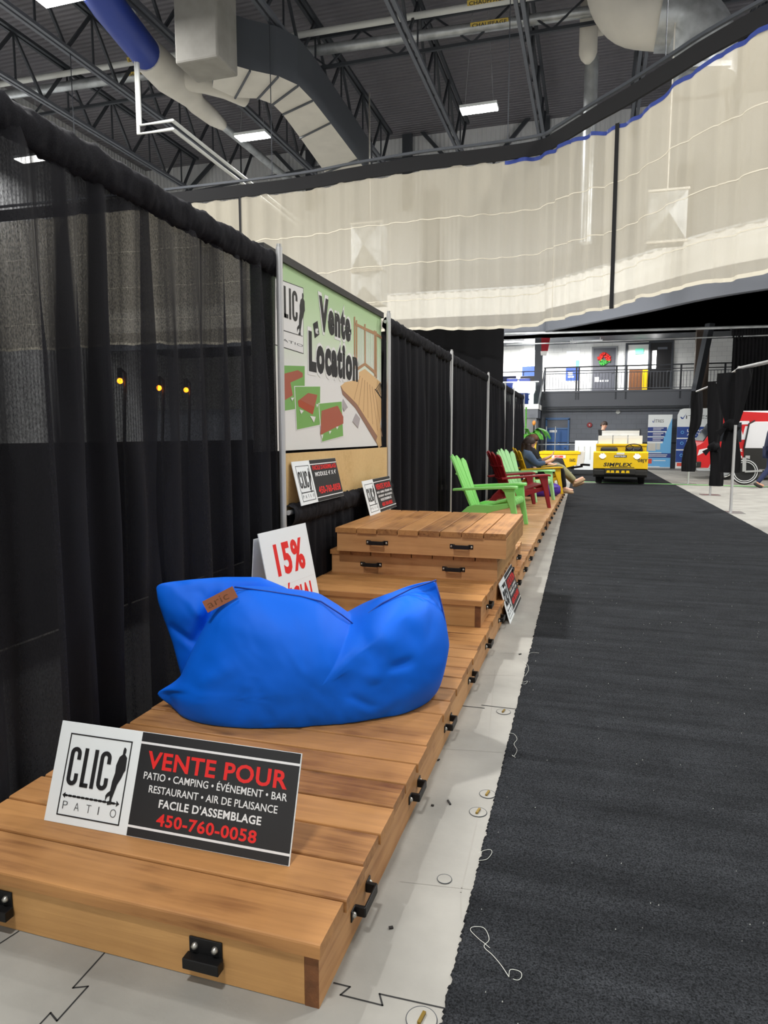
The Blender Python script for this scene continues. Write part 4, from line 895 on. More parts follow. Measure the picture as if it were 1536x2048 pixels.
poly('logo_line', [(22, 580), (262, 655), (262, 662), (22, 590)], M['black'], .0026); btext('logo_patio', 'PATIO', (-30, 665), (265, 785), -.015, M['grey_ink'], .0026)
p0 = bq(196, 640); p1 = bq(284, 165); k = MB(); k.prism([(p0[0]+a*(p1[0]-p0[0]), p0[1]+b_*(p1[1]-p0[1])) for a, b_ in MAN], .0008, Matrix.Translation((0, -.0032, 0))); k.build('logo_figure', M['black'], t)
for s, c0, c1 in (('Vente', (452, 205), (822, 700)), ('Location', (330, 625), (908, 1165))):
    btext('lettering_halo', s, (c0[0]-12, c0[1]-22), (c1[0]+12, c1[1]+14), .10, M['b_white'], .0018); btext('headline', s, c0, c1, .06, M['black'], .0028)
poly('et_box', [(385, 510), (435, 478), (455, 640), (405, 680)], M['black'], .0036); btext('et_lettering', 'et', (408, 540), (440, 632), .03, M['white_ink'], .0044)
for a in ([(20, 990), (293, 998), (293, 1500), (40, 1540)], [(162, 1240), (474, 1238), (470, 1700), (188, 1760)], [(445, 1440), (722, 1415), (742, 1830), (482, 1900)]):
    c = (sum(p[0] for p in a)/4, sum(p[1] for p in a)/4); yy = .0012+.0008*(a[0][0] > 100)+.0008*(a[0][0] > 300)
    poly('photo_border', a, M['b_white'], yy+.0003); poly('lawn_photo', [(c[0]+(p[0]-c[0])*.95, c[1]+(p[1]-c[1])*.965) for p in a], M['b_lawn'], yy+.0007)
poly('brick_patio', [(32, 1100), (205, 1055), (262, 1090), (262, 1135), (118, 1200), (145, 1350), (45, 1410)], M['b_red'], .0027)
poly('brick_patio', [(205, 1415), (325, 1322), (432, 1345), (378, 1575), (215, 1480)], M['b_redd'], .0036); poly('brick_patio', [(225, 1400), (325, 1322), (432, 1345), (398, 1490)], M['b_red'], .004)
poly('brick_patio', [(480, 1530), (668, 1470), (735, 1600), (735, 1680), (468, 1812)], M['b_red'], .0046)
for a in ([(222, 1515), (270, 1530), (240, 1568)], [(345, 1590), (410, 1600), (390, 1668)], [(118, 1380), (158, 1375), (135, 1415)], [(415, 1450), (440, 1455), (425, 1495)], [(565, 1770), (595, 1765), (575, 1805)], [(650, 1718), (680, 1712), (660, 1748)], [(478, 1815), (500, 1805), (488, 1860)]): poly('paver_block', a, M['b_white'], .0052)
poly('deck_edge', [(708, 1240), (730, 1340), (880, 1500), (1120, 1900), (1165, 1960), (1165, 1850), (900, 1460), (720, 1250)], M['b_tand'], .0022)
poly('deck_top', [(708, 1240), (760, 1195), (920, 1165), (920, 1080), (990, 1040), (1178, 1200), (1182, 1600), (1150, 1850), (895, 1450), (735, 1290)], M['b_tan'], .0030)
for i in range(7): poly('deck_seam', [(930+28*i, 1120+25*i), (936+28*i, 1122+25*i), (860+55*i+4, 1400+72*i), (860+55*i, 1400+72*i)], M['b_rail'], .0034)
poly('deck_post', [(1120, 1880), (1172, 1720), (1185, 1940), (1150, 1965)], M['b_tan'], .0036)
for a in ([(735, 1390), (790, 1490), (745, 1540), (722, 1470)], [(885, 1560), (935, 1620), (910, 1735), (845, 1655)]): poly('foot_block', a, M['b_block'], .0038)
for x0, y0_, y1_ in ((870, 430, 1040), (893, 470, 1040), (992, 515, 980), (1105, 590, 1130), (1122, 600, 1150)): poly('rail_post', [(x0-7, y0_), (x0+7, y0_), (x0+9, y1_), (x0-5, y1_)], M['b_rail'], .0026)
poly('rail_cap', [(880, 500), (992, 555), (1115, 610), (1185, 660), (1185, 690), (1110, 645), (992, 590), (880, 530)], M['b_rail'], .003)
poly('rail_base', [(905, 1020), (992, 965), (1130, 1080), (1130, 1120), (992, 1000), (905, 1060)], M['b_rail'], .003)
k = MB()
for i in range(15):
    x0 = 912+i*15; y0_ = 530+max(0, i)*8; y1_ = 1010-abs(i-5)*(6 if i < 5 else -10); y1_ = 1010-(i*8 if i < 6 else 48-(i-6)*14)
    k.prism([bq(x0, y0_), bq(x0+5, y0_), bq(x0+5, y1_), bq(x0, y1_)], .0008, Matrix.Translation((0, -.0022, 0)))
k.build('rail_pickets', M['b_white'], t)
k = MB()
for i in range(4): k.prism([bq(1112+i*18, 1285+i*18), bq(1165+i*4, 1200+i*6), bq(1170+i*4, 1204+i*6), bq(1118+i*18, 1289+i*18)], .0008, Matrix.Translation((0, -.004, 0)))
k.prism([bq(1105, 1280), bq(1115, 1275), bq(1182, 1370), bq(1182, 1390)], .0008, Matrix.Translation((0, -.004, 0))); k.build('printed_chair', M['black'], t)
from mathutils import noise as mnoise
# ================================================================== bean bags
def seg_d(p, a, b):
    ax, ay = a; bx, by = b; dx, dy = bx-ax, by-ay; L2 = dx*dx+dy*dy; t = max(0, min(1, ((p[0]-ax)*dx+(p[1]-ay)*dy)/L2)) if L2 else 0
    return math.hypot(p[0]-ax-t*dx, p[1]-ay-t*dy), t
BC = Vector((-1.17, 2.72, 0)); BD = Vector((.87, .40, 0)).normalized(); BN = Vector((BD.y, -BD.x, 0))   # BN towards the aisle end
def onbag(px, py):
    d = ray(px, py); s = (BC-EYE).dot(BN)/d.dot(BN); p = EYE+d*s; return ((p-BC).dot(BD), p.z)
def bag_lobe(k, outline, centre, TF, TB, creases, nth=200, ns=26, floor=DH+.002, off=0.0, lpf=9, wr=1.0, seed=1):
    O = [onbag(*p) for p in outline]; c = onbag(*centre); n = len(O)
    rad = []
    for i in range(nth):
        a = 2*math.pi*i/nth; dx, dz = math.cos(a), math.sin(a); best = 0
        for j in range(n):
            ax, az = O[j][0]-c[0], O[j][1]-c[1]; bx, bz = O[(j+1) % n][0]-c[0], O[(j+1) % n][1]-c[1]
            ex, ez = bx-ax, bz-az; den = dx*ez-dz*ex
            if abs(den) < 1e-9: continue
            s = (ax*ez-az*ex)/den; u = (ax*dz-az*dx)/den
            if s > 0 and -1e-6 <= u <= 1+1e-6: best = max(best, s)
        rad.append(best)
    sm = []
    for i in range(nth):
        w = 0; t = 0
        for q in range(-lpf*2, lpf*2+1): g = math.exp(-(q/lpf)**2); w += g; t += g*min(rad[(i+q) % nth], rad[i]*1.15)
        sm.append(t/w)
    rr = noise1(seed, 8); r2 = noise1(seed+9, 8)
    def pt(i, s, side):
        a = 2*math.pi*i/nth; r_ = rad[i]*s; x = c[0]+math.cos(a)*r_; z = c[1]+math.sin(a)*r_
        e = min(1.0, r_/max(.02, sm[i])) if sm[i] < rad[i] else s
        th = (max(0, 1-e**2.3))**.55
        # sit: lower part keeps its girth
        low = max(0, min(1, (DH+.30-z)/.30)); th = th + (1-th)*.0*low
        t = (TF if side > 0 else TB)*th
        if r_ > sm[i]*.97: t = max(t, .012*(1-s)*6)
        if side > 0:
            for (A, B, dep, wd) in creases:
                d, tt = seg_d((x, z), onb[A] if isinstance(A, str) else onbag(*A), onbag(*B)); t += dep*math.exp(-(d/wd)**2)*math.sin(math.pi*min(1, tt*.9+.1))**.5*min(1, th*2)
            t += wr*(.022*mnoise.noise(Vector((x*3.2+seed, z*3.6, side)))+.010*mnoise.noise(Vector((x*8+seed, z*7, 3+side)))+.004*mnoise.noise(Vector((x*22+z*8, z*16, seed))))*min(1, th*1.6)
        p = BC+BD*x+BN*(side*t+off); p.z = max(floor, z); p.x = max(p.x, XD+.055)
        return p
    k.grid(lambda u, v: pt(int(round(u*nth)) % nth, v, 1), nth, ns, True)
    k.grid(lambda u, v: pt(int(round(u*nth)) % nth, v, -1), nth, ns, True)
    return pt
main = [(428, 1212), (448, 1185), (470, 1169), (540, 1174), (600, 1180), (640, 1187), (680, 1212), (702, 1228), (722, 1218), (760, 1193), (820, 1169), (872, 1157), (885, 1195), (893, 1230), (901, 1285), (893, 1325), (884, 1365), (872, 1395), (800, 1442), (700, 1475), (600, 1490), (480, 1492), (400, 1486), (366, 1450), (342, 1415), (302, 1387), (338, 1370), (356, 1356), (372, 1318), (400, 1262)]
t = thing('bean_bag', 'big bright blue bean bag lying on the front deck modules', 'bean bag', (0, 0, 0))
onb = {}
cre = [((545, 1392), (512, 1312), -.010, .016), ((480, 1395), (505, 1330), -.009, .016), ((690, 1345), (672, 1305), -.012, .018), ((702, 1228), (722, 1256), -.03, .024), ((722, 1256), (760, 1292), -.018, .018), ((760, 1296), (812, 1288), -.018, .022),
       ((716, 1300), (742, 1318), .014, .025), ((820, 1262), (792, 1215), -.016, .025), ((770, 1260), (745, 1225), .016, .03), ((845, 1250), (868, 1175), -.016, .02), ((690, 1345), (735, 1370), -.010, .018), ((730, 1400), (620, 1432), -.014, .02), ((720, 1420), (790, 1360), -.010, .02), ((420, 1300), (380, 1360), -.016, .025), ((470, 1300), (400, 1340), .012, .03), ((370, 1375), (410, 1345), -.012, .02), ((650, 1198), (700, 1232), -.012, .02), ((705, 1232), (760, 1200), -.012, .02)]
k = MB(); bag_lobe(k, main, (630, 1330), .31, .26, cre, wr=1.0, seed=5)
back = [(296, 1184), (312, 1178), (375, 1171), (440, 1166), (520, 1166), (580, 1190), (560, 1300), (450, 1400), (368, 1420), (350, 1372), (332, 1305), (312, 1250), (300, 1215)]
bag_lobe(k, back, (440, 1270), .10, .14, [((430, 1210), (385, 1300), -.03, .03), ((385, 1300), (330, 1260), -.02, .02), ((400, 1245), (380, 1200), .015, .03)], nth=140, ns=18, off=-.14, wr=1.4, seed=8, lpf=4)
o = k.build('cover', M['blue'], t, 180); md = o.modifiers.new('subdivision', 'SUBSURF'); md.levels = 1; md.render_levels = 1
def bagsurf(px, py, off): x, z = onbag(px, py); return BC+BD*x+BN*off+Vector((0, 0, z))
k = MB(); k.tube([bagsurf(x, y, f) for x, y, f in [(470, 1171, .03), (540, 1178, .05), (600, 1185, .07), (640, 1193, .09), (680, 1217, .11), (703, 1236, .10), (722, 1224, .09), (760, 1199, .07), (820, 1173, .04), (871, 1159, .015)]], .0035, 6); k.build('seam', M['bluedk'], t, 180)
k = MB(); k.tube([bagsurf(x, y, f) for x, y, f in [(870, 1162, .012), (878, 1197, .03), (884, 1230, .045), (886, 1285, .07)]], .0035, 6); k.build('seam', M['bluedk'], t, 180)
a = bagsurf(420, 1212, .10); b = bagsurf(472, 1186, .09); c = bagsurf(416, 1192, .085); fm = frame(a, b-a, c-a+Vector((0, 0, .02)))
k = MB(); W_ = (b-a).length*1.12; k.box((0, 0, -.004), (W_, .003, .048), fm); g = k.build('tag', M['copper'], t)
k = MB(); q = MB().text('aric', .012, .008, W_*.68, .032, -.004, .0008, -.0005); k.add(q.v, q.f, fm); k.build('tag_lettering', M['endgrain'], g)
# purple one at the far end
t = thing('bean_bag', 'low purple bean bag in front of the yellow chair', 'bean bag', (-.98, 13.62, DH)); nf = noise1(3, 6)
def fp(u, v):
    a = u*2*math.pi; b_ = math.pi*v; sx_, sz_ = .44, .30; r_ = 1+.03*nf(a*2+v*3)+.05*math.sin(2*a+1)*math.sin(b_)
    z = .12+sz_*.5*math.copysign(abs(math.cos(b_))**.75, math.cos(b_))
    return (sx_*math.copysign(abs(math.cos(a))**.8, math.cos(a))*math.sin(b_)**.7*r_, .32*math.sin(a)*math.sin(b_)**.7*r_, max(.001, z))
k = MB(); k.grid(fp, 40, 18, True); k.build('cover', M['purple'], t, 180)
k = MB(); k.tube([(.435*math.cos(a), .33*math.sin(a), .17) for a in [i*.25-.9 for i in range(8)]], .005, 6); k.build('seam', M['blackcloth'], t, 180)

# ================================================================== garden chairs (high fan back, wide arms)
def garden_chair(label, m_, loc, rz):
    t = thing('adirondack_chair', label, 'chair', loc, rz, group='plastic garden chairs')
    def hide(o): return o
    # backrest: five fan slats and two ribs
    k = MB(); a0 = Vector((-.16, 0, .20)); a1 = Vector((-.50, 0, .93)); d = (a1-a0); Ld = d.length; d.normalize(); nrm = Vector((d.z, 0, -d.x))
    tops = [.90, .97, 1.0, .97, .90]
    for i in range(5):
        ci = i-2; pts = []; H_ = Ld*tops[i]
        def cpt(s, e, off): 
            wd = .088+.034*s; y = ci*wd*1.0+e*(wd/2-.005); return a0+d*(H_*s)+Vector((0, y, 0))+nrm*(off+.055*(y/.28)**2*(.4+.6*s))
        n = 9; F = []; B = []
        def fn(u, v):
            s = min(1, v*1.0); e = (u*2-1); q = s*H_
            # rounded top
            if v > .9: e *= math.sqrt(max(0, 1-((v-.9)/.1)**2))*.85+.15
            return cpt(s, e, 0)
        vs = []; nu, nv = 4, 16
        for off in (0, -.022):
            for j in range(nv):
                for q in range(nu):
                    v = j/(nv-1); e = q/(nu-1)*2-1; s = v if v <= .9 else .9+(v-.9)
                    ee = e*(math.sqrt(max(0, 1-((v-.88)/.12)**2))*.8+.2) if v > .88 else e
                    vs.append(cpt(s, ee, off-.006*abs(e)))
        fs = []; S_ = nu*nv
        for j in range(nv-1):
            for q in range(nu-1): fs.append((j*nu+q, j*nu+q+1, (j+1)*nu+q+1, (j+1)*nu+q)); fs.append((S_+j*nu+q, S_+(j+1)*nu+q, S_+(j+1)*nu+q+1, S_+j*nu+q+1))
            for q in (0, nu-1): fs.append((j*nu+q, (j+1)*nu+q, S_+(j+1)*nu+q, S_+j*nu+q))
        for j in (0, nv-1):
            for q in range(nu-1): fs.append((j*nu+q, S_+j*nu+q, S_+j*nu+q+1, j*nu+q+1))
        k.add(vs, fs)
    for s in (.06, .38, .66):
        wd = (.088+.034*s)*2.45; pts = [a0+d*(Ld*s)+Vector((0, y, 0))+nrm*(-.03+.055*(y/.28)**2*(.4+.6*s)) for y in [wd*(j/5-1) for j in range(11)]]
        k.tube(pts, .014, 6)
    k.build('backrest', m_, t, 50)
    # seat slats
    k = MB(); prof = [(.40, .335), (.385, .375), (.33, .385), (.2, .355), (.05, .31), (-.1, .265), (-.19, .235)]
    pr = spline([(x, 0, z) for x, z in prof], 4)
    for a_ in range(4):
        y0, y1 = -.25+a_*.126, -.25+a_*.126+.119
        n = len(pr); vs = [(p.x, y, p.z) for p in pr for y in (y0, y1)]+[(p.x-.004, y, p.z-.022) for p in pr for y in (y0, y1)]; fs = []
        for i in range(n-1): A = 2*i; fs += [(A, A+1, A+3, A+2), (2*n+A, 2*n+A+2, 2*n+A+3, 2*n+A+1), (A, A+2, 2*n+A+2, 2*n+A), (A+1, 2*n+A+1, 2*n+A+3, A+3)]
        fs += [(0, 2*n, 2*n+1, 1), (2*n-2, 2*n-1, 4*n-1, 4*n-2)]; k.add(vs, fs)
    k.box((.33, -.27, .30), (.385, .27, .345)); k.box((-.12, -.25, .225), (-.06, .25, .25)); k.build('seat', m_, t, 50)
    for s in (-1, 1):
        k = MB(); y = s*.315
        ar = spline([(-.40, 0, .500), (-.2, 0, .515), (.1, 0, .535), (.36, 0, .55), (.42, 0, .542)], 5); n = len(ar); vs = []
        for i, p in enumerate(ar):
            w_ = .04+.03*min(1, i/8); w_ = w_*(.6 if i == n-1 else 1); w_ = max(w_, .03)
            vs += [(p.x, y-w_, p.z), (p.x, y+w_, p.z), (p.x, y+w_, p.z-.03), (p.x, y-w_, p.z-.03)]
        fs = [(0, 1, 2, 3), tuple(4*(n-1)+q for q in (3, 2, 1, 0))]
        for i in range(n-1):
            for q in range(4): fs.append((4*i+q, 4*i+(q+1) % 4, 4*i+4+(q+1) % 4, 4*i+4+q))
        k.add(vs, fs); k.build('armrest', m_, t, 50, bevel=.006)
        k = MB(); k.prism([(.20, .535), (.385, .545), (.40, .34), (.455, 0), (.405, 0), (.335, .27), (.30, .36), (.26, .47)], .05, Matrix.Translation((0, y-.025, 0)))
        k.build('front_leg', m_, t, bevel=.008)
        k = MB(); k.prism([(.39, .345), (.36, .285), (.1, .215), (-.12, .13), (-.25, .10), (-.36, 0), (-.44, 0), (-.34, .16), (-.22, .27), (-.12, .30), (.1, .30)], .045, Matrix.Translation((0, s*.262-.022, 0)))
        k.build('rear_leg', m_, t, bevel=.008)
    return t
garden_chair('lime green plastic chair, nearest of the chairs, behind the wooden stack', M['lime'], (-1.24, 8.88, DH), R(-5))
garden_chair('dark red plastic chair turned away towards the people', M['crimson'], (-1.14, 11.42, DH), R(27))
garden_chair('pale mint green plastic chair between the dark red and yellow chairs', M['mint'], (-1.14, 12.66, DH), R(-26))
garden_chair('yellow plastic chair in which a person sits', M['yellowp'], (-1.02, 14.25, DH), R(16))

# ================================================================== people
def skin_mesh(name, joints, edges, m_, parent, root, sub=2, extra=None):
    """grow a continuous surface over a skeleton: joints = {name: (pos, radius)}"""
    ks = list(joints); idx = {n: i for i, n in enumerate(ks)}
    me = bpy.data.meshes.new(name); me.from_pydata([tuple(joints[n][0]) for n in ks], [(idx[a], idx[b]) for a, b in edges], [])
    o = bpy.data.objects.new(name, me); COL.objects.link(o)
    o.modifiers.new('skin', 'SKIN'); sv = me.skin_vertices[0].data
    for n, v in zip(ks, sv):
        r_ = joints[n][1]; v.radius = (r_, r_) if not isinstance(r_, tuple) else r_; v.use_root = (n == root)
    s_ = o.modifiers.new('sub', 'SUBSURF'); s_.levels = sub; s_.render_levels = sub
    dg = bpy.context.evaluated_depsgraph_get(); me2 = bpy.data.meshes.new_from_object(o.evaluated_get(dg))
    bpy.data.objects.remove(o); bpy.data.meshes.remove(me)
    me2.materials.clear(); me2.materials.append(m_); me2.polygons.foreach_set('use_smooth', [True]*len(me2.polygons)); me2.name = name
    q = bpy.data.objects.new(name, me2); COL.objects.link(q); q.parent = parent; return q
def person(label, loc, rz, J, skin, top, legs, hairm, shoem, hairlen=0, sleeve=1.0, topscale=1.0, group=None, jacket=False):
    """J: joint positions in the figure's frame, facing +x, z up from the ground"""
    t = thing('person', label, 'person', loc, rz, group=group)
    V = {n: Vector(p) for n, p in J.items()}
    jt = {}; E = []
    def add(n, p, r_, par=None):
        jt[n] = (p, r_)
        if par: E.append((par, n))
    add('pelvis', V['pelvis'], .135); add('waist', V['pelvis'].lerp(V['chest'], .45), .12, 'pelvis'); add('chest', V['chest'], .145, 'waist'); add('neck', V['neck'], .058, 'chest')
    hd = (V['head']-V['neck']).normalized(); f = Vector(J.get('face', (1, 0, 0))).normalized()
    add('skull0', V['neck'].lerp(V['head'], .45)+f*.012, .068, 'neck'); add('skull1', V['head'], .092, 'skull0'); add('skull2', V['head']+hd*.065, .075, 'skull1')
    side = hd.cross(f).normalized()
    for s, L in ((1, 'l'), (-1, 'r')):
        add('sh'+L, V['sh'+L], .062, 'chest'); add('el'+L, V['el'+L], .044, 'sh'+L); add('wr'+L, V['wr'+L], .03, 'el'+L)
        dw = (V['wr'+L]-V['el'+L]).normalized(); hd_ = Vector(J.get('hand'+L, dw)).normalized(); lat = Vector(J.get('lat'+L, side)).normalized(); lat = (lat-hd_*lat.dot(hd_)).normalized(); pn = hd_.cross(lat)
        add('pa'+L, V['wr'+L]+hd_*.045, (.024, .03), 'wr'+L)
        for i, (ln, o_) in enumerate([(.068, -.03), (.078, -.010), (.074, .010), (.058, .028)]):
            a = V['wr'+L]+hd_*.085+lat*o_; add('f%d%s' % (i, L), a, .010, 'pa'+L); add('g%d%s' % (i, L), a+hd_*ln*.55+pn*.012, .009, 'f%d%s' % (i, L)); add('h%d%s' % (i, L), a+hd_*ln*.9+pn*.035, .0075, 'g%d%s' % (i, L))
        a = V['wr'+L]+hd_*.03+lat*-.034; add('t0'+L, a, .011, 'pa'+L); add('t1'+L, a+hd_*.035+lat*-.022, .009, 't0'+L)
        add('hip'+L, V['hip'+L], .095, 'pelvis'); add('kn'+L, V['kn'+L], .06, 'hip'+L); add('ca'+L, V['kn'+L].lerp(V['an'+L], .35), .056, 'kn'+L); add('an'+L, V['an'+L], .04, 'ca'+L); add('toe'+L, V['an'+L]+(V['toe'+L]-V['an'+L])*.9, .032, 'an'+L)
    skin_mesh('body', jt, E, skin, t, 'pelvis')
    # clothes follow the body
    c = {}; e = []
    def ca(n, p, r_, par=None):
        c[n] = (p, r_)
        if par: e.append((par, n))
    g = 1.16*topscale; lowz = V['pelvis'].lerp(V['chest'], -.12 if jacket else .02)
    ca('b', lowz, .15*g); ca('w', V['pelvis'].lerp(V['chest'], .45), .135*g, 'b'); ca('c', V['chest'], .158*g, 'w'); ca('n', V['chest'].lerp(V['neck'], .72), .075*g, 'c')
    for L in 'lr':
        ca('s'+L, V['sh'+L], .088*g, 'c'); ca('e'+L, V['el'+L], .062*g, 's'+L); ca('x'+L, V['el'+L].lerp(V['wr'+L], sleeve*.92), .04*g, 'e'+L)
    skin_mesh('jacket' if jacket else 'sweater', c, e, top, t, 'c')
    c = {}; e = []
    ca('p', V['pelvis'], .152)
    for L in 'lr': ca('h'+L, V['hip'+L], .108, 'p'); ca('k'+L, V['kn'+L], .076, 'h'+L); ca('m'+L, V['kn'+L].lerp(V['an'+L], .4), .07, 'k'+L); ca('a'+L, V['kn'+L].lerp(V['an'+L], .97), .058, 'm'+L)
    skin_mesh('trousers', c, e, legs, t, 'p')
    for L in 'lr':
        d = (V['toe'+L]-V['an'+L]); d2 = d.normalized(); heel = V['an'+L]-d2*.055; up_ = (V['kn'+L]-V['an'+L]).normalized()
        c = {'a': (heel-up_*.035, .043), 'b': (V['an'+L]+d2*.05-up_*.04, .046), 'd': (V['an'+L]+d2*.13-up_*.045, .043), 'e': (V['an'+L]+d2*.185-up_*.047, .03), 'f': (V['an'+L]-up_*.0, .05)}
        skin_mesh('shoe', c, [('a', 'b'), ('b', 'd'), ('d', 'e'), ('a', 'f')], shoem, t, 'b')
    # face and hair
    h = V['head']; k = MB()
    k.ball(h+f*.098-hd*.012, .014, .014, .02, 8, 6); 
    for s in (-1, 1): k.ball(h+side*s*.088-hd*.005-f*.005, .016, .012, .028, 8, 6)
    k.build('nose_and_ears', skin, t, 180)
    for s in (-1, 1): k = MB(); k.ball(h+f*.083+side*s*.032+hd*.012, .011, n=8, m=6); k.build('eye', M['black'], t, 180)
    k = MB(); k.bar(h+f*.088-hd*.05-side*.022, h+f*.088-hd*.05+side*.022, .008, .008); k.build('mouth', M['red'], t)
    # hair: a shell over the back and top of the skull
    k = MB(); mm = Matrix((f, side, hd)).transposed()
    def hf(u, v):
        a = u*2*math.pi; b_ = v*math.pi*.62; cut = .46+.17*(1-math.cos(a))/2*1.0
        b_ = v*math.pi*cut; r_ = .112+.006*math.sin(a*9+v*7)
        return h+mm @ Vector((r_*math.sin(b_)*math.cos(a)-.012, r_*.92*math.sin(b_)*math.sin(a), r_*1.05*math.cos(b_)+.018))
    k.grid(hf, 28, 12, True)
    if hairlen:
        def hl(u, v):
            a = math.pi*(.42+1.16*u); r_ = .108+.012*math.sin(u*25); z = -v*hairlen
            return h+mm @ Vector((r_*math.cos(a)*(1+.15*v)-.012, r_*math.sin(a), 0))+Vector((0, 0, .01+z))
        k.grid(hl, 24, 8)
    o = k.build('hair', hairm, t, 180); md = o.modifiers.new('shell', 'SOLIDIFY'); md.thickness = .016; md.offset = 1
    return t
# seated in the yellow chair (deck height is the ground)
person('person in a slate sweater and black trousers seated in the yellow chair, hands raised', (-1.02, 14.25, DH), R(10), dict(
    pelvis=(-.12, 0, .36), chest=(-.24, 0, .69), neck=(-.23, 0, .88), head=(-.19, 0, 1.0), face=(.9, .3, -.05),
    shl=(-.23, .19, .81), ell=(-.02, .27, .60), wrl=(.24, .16, .72), handl=(.7, -.1, .6), latl=(0, 1, 0), shr=(-.23, -.19, .81), elr=(-.04, -.30, .58), wrr=(.26, -.24, .68), handr=(.75, .1, .6), latr=(0, -1, 0),
    hipl=(-.02, .10, .40), knl=(.42, .13, .50), anl=(.50, .12, .09), toel=(.70, .14, .06), hipr=(-.02, -.10, .40), knr=(.44, -.12, .52), anr=(.53, -.11, .09), toer=(.73, -.10, .06)),
    M['skin2'], M['sweater'], M['blackcloth'], M['hair'], M['shoe'], .16, .62)
person('person with auburn hair and khaki trousers seated beyond the yellow chair, feet stretched out', (-1.02, 15.05, DH), R(0), dict(
    pelvis=(-.12, 0, .36), chest=(-.24, 0, .72), neck=(-.22, 0, .92), head=(-.18, 0, 1.05), face=(.95, -.2, -.1),
    shl=(-.22, .19, .85), ell=(-.03, .26, .60), wrl=(.20, .14, .56), shr=(-.22, -.19, .85), elr=(-.02, -.27, .60), wrr=(.20, -.15, .56),
    hipl=(-.06, .10, .36), knl=(.40, .12, .50), anl=(.72, .10, .14), toel=(.90, .12, .22), hipr=(-.06, -.10, .36), knr=(.42, -.08, .52), anr=(.74, -.05, .20), toer=(.92, -.04, .30)),
    M['skin2'], M['blackcloth'], M['khaki'], M['hairr'], M['shoe'], 0, .9)
k = MB(); tt = thing('stool', 'low dark stool under the person in khaki trousers', 'stool', (-1.12, 15.05, DH))
k.box((-.2, -.2, .20), (.2, .2, .235)); k.build('seat', M['blackcloth'], tt, bevel=.02)
for sx_ in (-.16, .16):
    for sy_ in (-.16, .16): k = MB(); k.bar((sx_, sy_, 0), (sx_, sy_, .2), .03); k.build('leg', M['steeldk'], tt)
# standing behind the loaded cart
person('person with short brown hair standing behind the white boxes on the cart', (.36, 23.4, 0), R(-15), dict(
    pelvis=(0, 0, .93), chest=(.0, 0, 1.28), neck=(.01, 0, 1.52), head=(.04, 0, 1.655), face=(.95, -.3, -.05),
    shl=(0, .2, 1.43), ell=(.05, .26, 1.16), wrl=(.24, .2, 1.02), shr=(0, -.2, 1.43), elr=(.05, -.26, 1.16), wrr=(.24, -.2, 1.02),
    hipl=(0, .1, .92), knl=(.02, .11, .5), anl=(0, .11, .09), toel=(.2, .13, .05), hipr=(0, -.1, .92), knr=(.02, -.11, .5), anr=(0, -.11, .09), toer=(.2, -.13, .05)),
    M['skin2'], M['blackcloth'], M['denim'], M['hair'], M['shoedk'], 0, .95)
# walking out of the right edge
pw = atY(1524, 960, 19.6)
person('person in a navy jacket and jeans walking past the red van at the right', (pw.x+.16, 19.6, 0), R(12), dict(
    pelvis=(0, 0, .92), chest=(.05, 0, 1.27), neck=(.08, 0, 1.50), head=(.13, 0, 1.63), face=(1, .1, -.1),
    shl=(.05, .21, 1.42), ell=(.16, .27, 1.15), wrl=(.34, .24, 1.0), shr=(.05, -.21, 1.42), elr=(-.12, -.27, 1.16), wrr=(-.08, -.26, .9),
    hipl=(.02, .1, .91), knl=(.25, .11, .52), anl=(.38, .11, .10), toel=(.57, .12, .07), hipr=(-.02, -.1, .91), knr=(-.06, -.11, .5), anr=(-.34, -.11, .12), toer=(-.14, -.11, .04)),
    M['skin'], M['navy'], M['denim'], M['hair'], M['shoedk'], 0, .96, 1.18, jacket=True)
# ================================================================== yellow cart with boxes
CY0 = 19.5; ctl = thing('utility_cart', 'yellow utility cart with lit headlamps facing along the aisle, loaded with white boxes', 'cart', (.78, CY0, .009), R(-3))
hw = .70
k = MB(); k.prism([(0, .43), (0, .87), (.10, .90), (.14, .43)], 2*hw, Matrix(((0, 1, 0, -hw), (1, 0, 0, 0), (0, 0, 1, 0), (0, 0, 0, 1)))); k.build('front_panel', M['cart'], ctl, bevel=.012)
k = MB(); k.box((-hw, .10, .24), (hw, 2.75, .34)); k.build('chassis', M['bumper'], ctl)
k = MB(); k.box((-hw, .04, .20), (hw, .12, .42)); k.box((-hw+.02, -.035, .25), (hw-.02, .05, .40)); k.box((-.4, -.06, .27), (.4, .0, .44)); k.build('bumper', M['bumper'], ctl, bevel=.02)
k = MB()
for x in (-.30, -.19, -.06, .08, .20): k.prism([(x-.05, .32), (x+.05, .32), (x+.035, .385), (x-.035, .385)], .012, Matrix.Translation((0, -.07, 0)))
k.build('bumper_marking', M['cart'], ctl)
for s in (-1, 1):
    k = MB(); k.ball((s*.44-.02, -.005, .765), .092, .03, .055, 16, 10); h = k.build('headlamp', M['lamp'], ctl, 180)
    k = MB(); k.ring((s*.44-.02, -.004, .765), .075, .012, 'y'); k.build('lamp_rim', M['chrome'], h, 180)
k = MB(); k.box((-.16, -.008, .735), (.16, .0, .80)); g = k.build('grille_plate', M['grey_ink'], ctl); k = MB(); k.text('BIGTREK', -.145, .748, .29, .038, .02, .003, -.0085); k.build('plate_lettering', M['white_ink'], g)
k = MB(); k.box((-.10, -.004, .815), (.10, .004, .865)); k.build('pale_patch', M['wallpale'], ctl)
k = MB(); k.text('SIMPLEX', -.43, .495, .74, .092, .035, .003, -.002, shear=.18); k.box((-.26, -.005, .462), (.36, -.002, .478)); k.build('maker_lettering', M['black'], ctl)
k = MB(); k.text('08JY', .44, .62, .25, .08, .03, .003, -.002); k.build('number_lettering', M['black'], ctl)
